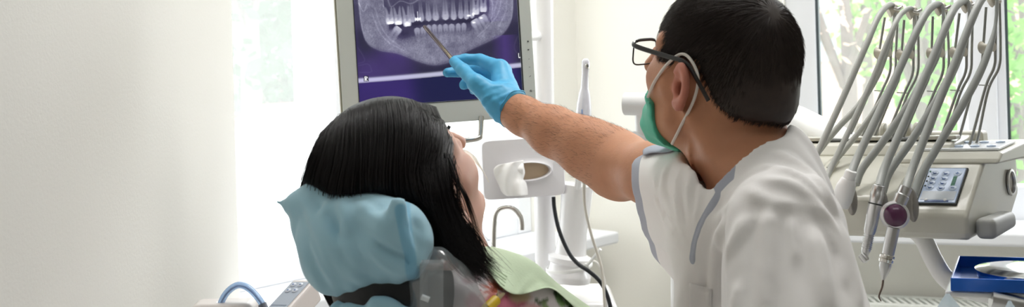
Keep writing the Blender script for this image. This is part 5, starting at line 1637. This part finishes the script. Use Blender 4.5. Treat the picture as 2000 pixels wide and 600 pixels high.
# scaler: connector, lamp disc, barrel, ring, cone and hooked tip
a = W(1770, 366, 1.685); c = W(1748, 421, 1.675)
axis_tool(tools[4], 'connector', a, W(1755, 400, 1.68), [(.0062, 0), (.0085, .03), (.0085, .45), (.0098, .5), (.0095, 1)], M_alu)
fd = nrm(np.array([-.12, -1, .16])); 
mb = MB(); mb.lathe(c + fd * -.012, fd, [(.012, 0), (.0185, .003), (.0198, .010), (.0192, .015), (.0165, .0172), (.0155, .0165)], 40); hdp = mb.build('lamp_ring', mat('ring_plastic', '#d9d7d9', .25, metal=.4), tools[4])
mb = MB(); mb.lathe(c + fd * .0035, fd, [(.0154, 0), (.0154, .001), (.0125, .0038), (.006, .0058), (0, .0063)], 36); lo_ = mb.build('lamp_disc', mat('purple_lens', '#5c2a50', .12, coat=.8), hdp); lo_['label'] = 'glossy dark purple lens'
p0, p1 = W(1745, 446, 1.672), W(1732, 508, 1.668)
axis_tool(tools[4], 'barrel', p0, p1, [(.0088, 0), (.0085, .5), (.008, 1)], M_alu)
axis_tool(tools[4], 'chrome_ring', W(1733, 497, 1.668), W(1730, 514, 1.667), [(.0078, 0), (.0102, .12), (.0104, .4), (.0082, .5), (.0104, .6), (.0100, .9), (.0078, 1)], M_chrome)
axis_tool(tools[4], 'cone', W(1730, 512, 1.667), W(1725, 547, 1.665), [(.0080, 0), (.0082, .25), (.0062, .55), (.0032, .85), (.0022, 1)], M_alu)
mb = MB(); mb.tube(WL([(1725, 545, 1.665), (1723, 560, 1.664), (1718, 574, 1.663), (1717, 581, 1.662), (1721, 589, 1.66)]), [.0016, .0015, .0013, .0011, .0007], 10, smooth=5); mb.build('hook_tip', mat('dark_steel', '#7d6f66', .3, metal=1.0), tools[4])
# holders: cupped cradles on the lower front edge
for (px, py, d) in ((1668, 388, 1.765), (1728, 395, 1.735), (1788, 400, 1.705)):
    c = W(px, py, d)
    def hf(P, c=c):
        q = np.stack([(P - c) @ ux, (P - c) @ uD, (P - c) @ nrm(uz * 1 + ux * .28)], 1).astype(np.float32)
        d_ = ell(q, (-.006, .0, -.002), (.009, .016, .024))
        return smax(d_, -rc(q, (-.014, -.010, -.06), (-.010, -.010, .06), .0105, .0105), .003)
    V, Q = sdf_mesh(hf, c - .05, c + .05, .0022)
    link('holder', np_mesh('holder', V, Q), M_holder, unit)
# curved front fairing rib between the holders and keypad
for (px0, w_) in ((.082, .02), (.125, .016), (.17, .016), (.22, .016)):
    mb = MB(); mb.prism([(.002, .046), (.006, .062), (.040, .078), (.075, .096), (.095, .102), (.095, .09), (.03, .05)], UO, uD, uz, -ux, px0, px0 + w_); mb.build('front_rib', M_unit, unit, smooth=False, bevel=.004)
# row of spare rollers standing on the rear edge behind the hoses
for k in range(9):
    c = UP_(.13 + .0135 * k, .225, .128)
    mb = MB(); mb.lathe(c, ux, [(.008, -.0045), (.016, -.003), (.0175, 0), (.016, .003), (.008, .0045)], 24)
    mb.build('guide_disc', M_unit_d, unit)
mb = MB(); mb.box(UP_(.20, .225, .118), (.20, .012, .012), (ux, uD, uz)); mb.build('disc_rail', M_unit_d, unit, smooth=False, bevel=.003)
mb = MB(); mb.box(UP_(.10, .235, .118), (.12, .03, .022), (ux, uD, uz)); mb.build('rear_step', M_unit_d, unit, smooth=False, bevel=.006)

# support tube under the unit, tray carrier, tray and dish
tube = WL([(1770, 440, 1.84), (1800, 462, 1.81), (1822, 505, 1.79), (1842, 538, 1.785), (1868, 560, 1.785), (1910, 572, 1.78), (1980, 580, 1.76)])
mb = MB(); mb.tube(tube, [.013, .0135, .0135, .0135, .013, .013, .013], 18, smooth=6); mb.build('support_tube', M_white, unit)
TO = W(1857, 568, 1.64); tr_x = nrm([.97, -.24, -.012]); tr_y = nrm([.40, .92, 0]); tr_z = nrm(np.cross(tr_x, tr_y))
TWd, TD, THt = .26, .165, .017
tp = lambda a, b, c: TO + tr_x * a + tr_y * b + tr_z * c
mb = MB(); mb.box(tp(TWd / 2 - .004, TD / 2, -.006), (TWd + .008, TD - .01, .008), (tr_x, tr_y, tr_z)); mb.build('tray_carrier', M_white, unit, smooth=False, bevel=.003)
mb = MB(); mb.tube([tp(.05, .004, -.010), tp(.09, .008, -.018)], .012, 14); mb.build('carrier_knob', M_alu, unit)
M_blue = mat('blue_anodised', '#1464cc', .25, metal=.35, coat=.5)
tray = thing('instrument_tray', 'shiny blue metal tray with raised rim below the instrument unit', 'tray', tp(TWd / 2, TD / 2, 0))
mb = MB(); mb.box(tp(TWd / 2, TD / 2, .0005), (TWd, TD, .002), (tr_x, tr_y, tr_z)); mb.build('tray_bottom', M_blue, tray, smooth=False, bevel=.0008)
mb = MB()
mb.box(tp(TWd / 2, .001, THt / 2), (TWd, .0024, THt), (tr_x, tr_y, tr_z)); mb.box(tp(TWd / 2, TD - .001, THt / 2), (TWd, .0024, THt), (tr_x, tr_y, tr_z))
mb.box(tp(.001, TD / 2, THt / 2), (.0024, TD, THt), (tr_x, tr_y, tr_z)); mb.box(tp(TWd - .001, TD / 2, THt / 2), (.0024, TD, THt), (tr_x, tr_y, tr_z))
mb.build('tray_rim', M_blue, tray, smooth=False, bevel=.001)
dish = thing('steel_dish', 'round polished steel dish with a domed lid in the blue tray', 'dish', tp(.088, .075, .002))
M_dish = mat('polished_dish', '#e2e4e6', .13, metal=1.0)
mb = MB(); mb.lathe(tp(.088, .078, .0018), tr_z, [(.052, 0), (.058, .002), (.060, .010), (.0595, .013)], 48); mb.build('bowl', M_dish, dish)
mb = MB(); mb.lathe(tp(.088, .078, .0135), tr_z, [(.0595, 0), (.0615, .0008), (.0615, .0022), (.058, .0036), (.044, .0062), (.0415, .0066), (.020, .0062), (0, .006)], 48); mb.build('lid', M_dish, dish)
mb = MB(); mb.box(tp(.076, .018, .012), (.020, .006, .004), (tr_x, tr_y, tr_z)); mb.build('catch', M_dish, dish, smooth=False, bevel=.001)

# plastic sleeves poking up at the lower edge
M_film2 = mix_transparent('blue_tinted_film', '#dcecf6', .45, .5, .1, .12)
for nm_, px, py, d, s_, lb in (('plastic_sleeve', 1851, 574, 1.45, 1.0, 'pointed clear plastic sleeve below the left corner of the blue tray'), ('plastic_sleeve', 1972, 588, 1.45, .7, 'small clear plastic tip at the bottom edge below the dish')):
    pk_ = thing(nm_, lb, 'plastic sleeve', W(px, py + 90, d))
    G = []
    for i in range(8):
        t_ = i / 7; row = []
        for a in np.linspace(0, 2 * math.pi, 15):
            r_ = (.002 + .034 * t_ ** .9) * s_ * (1 + .18 * math.sin(3 * a + 2 * t_))
            row.append(W(px, py, d) + np.array([r_ * math.cos(a) + .004 * t_, r_ * .6 * math.sin(a), -.062 * t_ * s_ ** .3]))
        G.append(row)
    mb = MB(); mb.grid(G); mb.build('film', M_film2, pk_)
    mb = MB(); mb.tube([W(px, py + 40, d), W(px, py + 170, d)], .008, 10); mb.build('nozzle', M_white, pk_)

# swing arm that carries the unit, passing behind the dentist's head
arm_ = thing('swing_arm', 'white tubular swing arm running behind the dentist to the unit', 'arm', W(1265, 290, 2.4))
mb = MB(); a = W(1219, 203, 2.42); b = W(1500, 214, 2.30)
mb.tube([a, W(1221, 203, 2.42), W(1400, 207, 2.34), b, W(1560, 232, 2.20), W(1640, 272, 2.02), W(1700, 310, 1.93)], [.020, .0225, .0225, .0225, .0225, .022, .022], 24); mb.build('beam', M_white, arm_, bevel=.002)
mb = MB(); mb.lathe(W(1257, 262, 2.41), UP, [(.016, -.03), (.0165, -.028), (.0165, .045), (.014, .06)], 24); mb.build('post', M_white, arm_)
mb = MB(); mb.tube([W(1234, 275, 2.41), W(1262, 272, 2.41), W(1300, 268, 2.41), W(1340, 264, 2.41)], .0185, 22); mb.build('elbow', M_white, arm_)
mb = MB(); mb.tube([W(1325, 266, 2.41), W(1335, 330, 2.43), W(1340, 640, 2.45), W(1340, 1100, 2.45)], .03, 20, smooth=4); mb.build('stand', M_white, arm_)
# ------------------------------------------------------------------ cuspidor unit in the middle distance
M_gloss = mat('gloss_white', '#f3f2f3', .18, coat=.5)
cu = thing('cuspidor_unit', 'white water unit with round columns below the tissue box', 'dental unit', W(1120, 700, 2.85))
# square cabinet at the bottom
cc = W(1100, 640, 2.85); 
mb = MB(); mb.box(cc + np.array([0, .03, -.13]), (.245, .22, .41)); mb.build('cabinet', M_gloss, cu, smooth=False, bevel=.022, seg=5)
mb = MB(); mb.box(cc + np.array([.02, -.081, .0]), (.2, .002, .0015)); mb.build('seam', M_slot, cu, smooth=False)
# monitor pole and tapering column
top = W(1058, -260, 2.86)
base1 = W(1067, 500, 2.86)
mb = MB(); mb.lathe(W(1066, 560, 2.86), top - W(1066, 560, 2.86), [(.024, 0), (.024, 1.0)], 24); mb.build('pole', M_gloss, cu)
b0 = W(1110, 540, 2.80)
mb = MB(); mb.lathe(b0, W(1128, 365, 2.80) - b0, [(.050, -.01), (.052, 0), (.052, .006), (.046, .014), (.044, .030), (.0505, .034), (.0505, .045), (.036, .052), (.032, .10), (.0345, .16), (.037, .21), (.030, .215)], 32); mb.build('column', M_gloss, cu)
# tissue box
tb = thing('tissue_box', 'pale tissue box with an oval opening and a tissue hanging out', 'tissue box', W(1022, 385, 2.78))
M_tb = mat('tissue_box_plastic', '#dedce0', .35, coat=.15)
o = W(1022, 328, 2.76); tx = nrm([.985, .17, .02]); ty = nrm(np.cross([0, 0, 1], tx)); tz = nrm(np.cross(tx, ty))
T_ = lambda a, b, c=0: o + tx * a + tz * b - ty * c                      # a right, b up, c towards the viewer
M_in = mat('kraft_card', '#c3ad93', .8)
# front with a real oval hole: rings of vertices from the outline to the hole
n_ = 72; angs = np.linspace(0, 2 * math.pi, n_, endpoint=False)
def sq(a, hw, hh, e=.16):
    c, s_ = math.cos(a), math.sin(a); return hw * math.copysign(abs(c) ** e, c), hh * math.copysign(abs(s_) ** e, s_)
rings = []
hw, hh = .094, .067
def warp(x, y): return .004 * math.cos(x / hw * 1.4)                     # gently bowed front
for k, f in enumerate((1.0, .98, .75, .5)):
    row = []
    for a in angs:
        X, Y = sq(a, hw * f, hh * f); ox, oy = .010 + .050 * math.cos(a), -.008 + .0195 * math.sin(a)
        m_ = {0: 0, 1: 0, 2: .35, 3: .8}[k]
        x, y = X / f * (1 - m_) + ox * m_ if k > 1 else X, Y / f * (1 - m_) + oy * m_ if k > 1 else Y
        row.append(T_(x, y, (.0 if k == 0 else .004) + warp(x, y)))
    rings.append(row)
for f, c in ((1.12, .0065), (1.05, .0085), (1.0, .007), (.97, .0), (.97, -.012)):
    rings.append([T_(.010 + .050 * f * math.cos(a), -.008 + .0195 * f * math.sin(a), c + warp(.01, 0)) for a in angs])
back = [[T_(*sq(a, hw, hh), -.085) for a in angs], [T_(0, 0, -.085) for a in angs]]
R_ = np.array([back[1], back[0]] + rings)
F = [(i * n_ + j, i * n_ + (j + 1) % n_, (i + 1) * n_ + (j + 1) % n_, (i + 1) * n_ + j) for i in range(len(R_) - 1) for j in range(n_)]
mb = MB(); mb.add(R_.reshape(-1, 3), F); mb.build('case', M_tb, tb)
mb = MB(); mb.box(T_(.010, -.008, -.006), (.106, .002, .046), (tx, ty, tz)); mb.build('card_lining', M_in, tb, smooth=False)
M_tis = mat('tissue_paper', '#fbfafa', .9, bump=.0004, bscale=200)
ts_ = []
outl = [(972, 322, 1024, 312), (962, 330, 1022, 325), (964, 342, 1028, 338), (970, 354, 1020, 352), (976, 366, 1026, 352), (978, 376, 1030, 362), (990, 384, 1032, 384)]
prev = []
for (xa, ya, xb, yb) in outl:
    row = []
    for x in np.linspace(0, 1, 14):
        px, py = xa + (xb - xa) * x, ya + (yb - ya) * x
        bul = .022 + .016 * math.sin(x * 3.14) + .005 * math.sin(x * 11 + ya * .1)
        row.append(W(px, py, 2.76 - bul))
    prev.append(row)
mb = MB(); mb.grid(prev); mb.build('tissue', M_tis, tb, solid=.001, sub=1)
mb = MB(); mb.grid([[W(1000 + 22 * x, 318 + 26 * y, 2.745 - .012 * math.sin(y * 3.1) - .006 * x) for x in np.linspace(0, 1, 6)] for y in np.linspace(0, 1, 6)]); mb.build('tissue_fold', M_tis, tb, solid=.001, sub=1)
mb = MB(); mb.box(T_(.06, 0, -.09), (.05, .02, .05), (tx, ty, tz)); mb.build('mounting_plate', M_white, tb, smooth=False, bevel=.003)
# chrome spout
fa_ = thing('water_spout', 'thin chrome swan neck water spout left of the column', 'spout', W(963, 560, 2.75))
mb = MB(); mb.tube(WL([(962, 560, 2.75), (964, 490, 2.75), (965, 440, 2.75), (970, 415, 2.75), (985, 406, 2.75), (1003, 408, 2.75), (1016, 422, 2.75), (1019, 436, 2.75), (1019, 449, 2.75)]), .0058, 16, smooth=7); mb.build('pipe', M_chrome, fa_)
mb = MB(); mb.lathe(W(962, 575, 2.75), UP, [(.016, 0), (.016, .006), (.009, .012), (.008, .03)], 20); mb.build('base_flange', M_chrome, fa_)
mb = MB(); mb.lathe(W(985, 650, 2.74), UP, [(.04, -.02), (.09, .0), (.115, .05), (.118, .055), (.11, .052), (.08, .012), (0, .0)], 40); mb.build('bowl', M_gloss, cu)
# intraoral camera in its plastic sleeve, on its cable
M_sleeve = mat('wrapped_white', '#eceaf0', .3, coat=.3, bump=.0012, bscale=70)
ic = thing('intraoral_camera', 'slim white intraoral camera in a plastic sleeve standing against the cream wall', 'camera', W(1140, 240, 2.6))
M_bag = mix_transparent('sleeve_film', '#f2f2f8', .55, .5, .1, .14)
p0, p1 = W(1139, 245, 2.60), W(1144, 118, 2.60); L = np.linalg.norm(p1 - p0)
mb = MB(); mb.lathe(p0, p1 - p0, [(.010, -.02), (.0135, 0), (.0148, .02), (.0140, .04), (.0105, .062), (.0075, .075), (.0062, .10), (.0068, L - .02), (.0082, L - .008), (.006, L), (0, L + .002)], 24); mb.build('body', M_sleeve, ic)
mb = MB(); mb.lathe(p0, p1 - p0, [(.0145, -.012), (.0158, .004), (.0168, .022), (.0152, .045), (.0120, .066), (.0105, .072), (.0082, .08), (.0074, .11), (.0082, L - .015), (.0085, L - .002), (.004, L + .004)], 24); mb.build('sleeve', M_bag, ic)
ld = nrm(np.array([.75, -.65, .1]))
mb = MB(); mb.lathe(W(1146.5, 129, 2.595), ld, [(.0062, 0), (.0062, .002), (.0045, .003)], 20); lr = mb.build('lens_ring', M_chrome, ic)
mb = MB(); mb.lathe(W(1146.5, 129, 2.595) + ld * .0024, ld, [(.0040, 0), (.003, .0012), (0, .0014)], 18); mb.build('lens', mat('camera_lens', '#2c2c20', .1, coat=1), lr)
mb = MB(); mb.box(W(1137, 226, 2.58), (.0018, .002, .026)); mb.build('blue_stripe', mat('blue_stripe', '#4f83c4', .4), ic, smooth=False)
mb = MB(); mb.tube(WL([(1139, 245, 2.60), (1140, 300, 2.62), (1141, 345, 2.64), (1142, 400, 2.66), (1154, 455, 2.68), (1168, 500, 2.69), (1176, 530, 2.69), (1180, 580, 2.69), (1183, 650, 2.69)]), [.009, .007, .0045, .0032, .0032, .0032, .0032, .0032, .0032], 12, smooth=6); mb.build('cable', mat('grey_white_cable', '#d5d0c6', .5), ic)
# holder fork the camera rests in
mb = MB(); mb.tube(WL([(1140, 258, 2.62), (1136, 300, 2.66), (1128, 372, 2.78)]), .008, 12, smooth=4); mb.build('camera_bracket', M_white, cu)
# thick black supply cable and the white cable tie
bc = thing('black_cable', 'thick black cable curving down in front of the white column', 'cable', W(1190, 640, 2.70))
mb = MB(); mb.tube(WL([(1081, 385, 2.74), (1083, 410, 2.74), (1092, 450, 2.73), (1110, 492, 2.72), (1128, 515, 2.71), (1150, 530, 2.70), (1170, 548, 2.70), (1184, 572, 2.70), (1193, 605, 2.70), (1196, 650, 2.70)]), .0046, 14, smooth=7); mb.build('sheath', mat('black_rubber', '#1c2026', .45), bc)
ct = thing('cable_tie', 'white plastic cable tie holding the black cable to the column', 'cable tie', W(1118, 520, 2.72))
Mz = mat('white_nylon', '#f4f4f2', .4)
mb = MB(); ringp = []
for a in np.linspace(0, 2 * math.pi, 33): ringp.append(W(1112, 521, 2.80) + np.array([.052 * math.cos(a), .060 * math.sin(a), .006 * math.cos(a)]))
mb.tube(ringp, .0045, 8, flat=((0, 0, 1), .3), cap=False); mb.build('strap', Mz, ct)
mb = MB(); mb.box(W(1146, 520, 2.74), (.009, .009, .012)); mb.build('lock', Mz, ct, smooth=False, bevel=.001)
mb = MB(); mb.tube([W(1147, 518, 2.735), W(1160, 503, 2.73), W(1173, 487, 2.72)], .0034, 8, smooth=4); mb.build('tail', Mz, ct)
wt = thing('white_cable', 'thin white cable looping beside the column behind the black cable', 'cable', W(1180, 600, 2.72))
mb = MB(); mb.tube(WL([(1140, 520, 2.76), (1156, 510, 2.75), (1168, 516, 2.74), (1176, 535, 2.74), (1182, 560, 2.74), (1188, 650, 2.74)]), .0026, 10, smooth=6); mb.build('sheath', mat('white_cable', '#e9e7e2', .5), wt)

# ------------------------------------------------------------------ assistant's panel at the lower left
M_pan = mat('panel_shell', '#ddd6d2', .4, coat=.15)
ap = thing('assistant_panel', 'beige control panel with four round buttons at the lower left', 'control panel', W(585, 690, 1.95))
A0, A1 = W(500, 622, 1.93), W(572, 545, 2.02)                            # left rim, from lower to upper end
ax_ = nrm(A1 - A0); bx_ = nrm(W(622, 549, 1.99) - W(572, 545, 2.02)); bx_ = nrm(bx_ - ax_ * (bx_ @ ax_)); nx_ = np.cross(bx_, ax_); nx_ = nx_ if nx_[2] > 0 else -nx_
LN, WN = .16, .046
q_ = lambda a, b, c=0.0: A1 - ax_ * a + bx_ * b + nx_ * c
mb = MB(); mb.box(q_(LN / 2, WN / 2, -.020), (LN, WN, .040), (ax_, bx_, nx_)); mb.build('case', M_pan, ap, smooth=False, bevel=.006, seg=4)
mb = MB(); mb.box(q_(LN / 2 + .004, WN / 2, .0006), (LN - .012, WN - .011, .0016), (ax_, bx_, nx_)); kf = mb.build('keypad', mat('panel_blue_grey', '#aab4c2', .35), ap, smooth=False, bevel=.001)
for i in (0, 1):
    for j in (0, 1):
        mb = MB(); mb.lathe(q_(.020 + .016 * i, .015 + .014 * j, .0013), nx_, [(.0052, 0), (.0052, .001), (.004, .0018), (0, .002)], 20); bo = mb.build('button', mat('panel_button', '#c6ccd8', .3, coat=.4), kf)
        mb = MB(); mb.box(q_(.020 + .016 * i, .015 + .014 * j, .0034), (.0022, .003, .0006), (ax_, bx_, nx_)); mb.build('button_mark', mat('button_print', '#5a78b0', .5), bo, smooth=False)
mb = MB(); mb.box(q_(.075, WN / 2, .0016), (.0014, WN - .016, .0006), (ax_, bx_, nx_)); mb.build('line', mat('panel_line', '#8c98ac', .5), kf, smooth=False)
mb = MB(); mb.tube([q_(LN * .6, WN / 2, -.03), q_(LN * .6, WN / 2, -.03) - UP * .5], .022, 16); mb.build('arm', M_pan, ap)
mb = MB(); mb.box(W(440, 650, 1.93), (.10, .06, .10)); mb.build('hose_block', M_pan, ap, smooth=False, bevel=.012)
su = thing('suction_tube', 'looped clear blue suction tube left of the control panel', 'tube', W(430, 600, 1.92))
pts_ = WL([(424, 622, 1.92), (431, 594, 1.92), (443, 572, 1.92), (462, 558, 1.92), (480, 560, 1.915), (498, 575, 1.91), (514, 597, 1.905), (522, 618, 1.90)])
M_tubeb = mix_transparent('clear_blue_tube', '#bcd6f6', .45, .6, .08, .12, tint=(.75, .88, 1))
mb = MB(); mb.tube(pts_, .0052, 16, smooth=7); mb.build('tube_wall', M_tubeb, su)
mb = MB(); mb.tube(pts_ + np.array([0, -.001, -.0012]), .0016, 10, smooth=7); mb.build('core', mat('navy_core', '#34518c', .5), su)
mb = MB(); mb.tube([W(512, 594, 1.906), W(524, 622, 1.90)], .0066, 14); mb.build('connector', mat('grey_connector', '#6f7683', .45), su)
mb = MB(); mb.tube([W(431, 592, 1.92), W(424, 622, 1.92)], .0070, 14); mb.build('fitting', M_white, su)
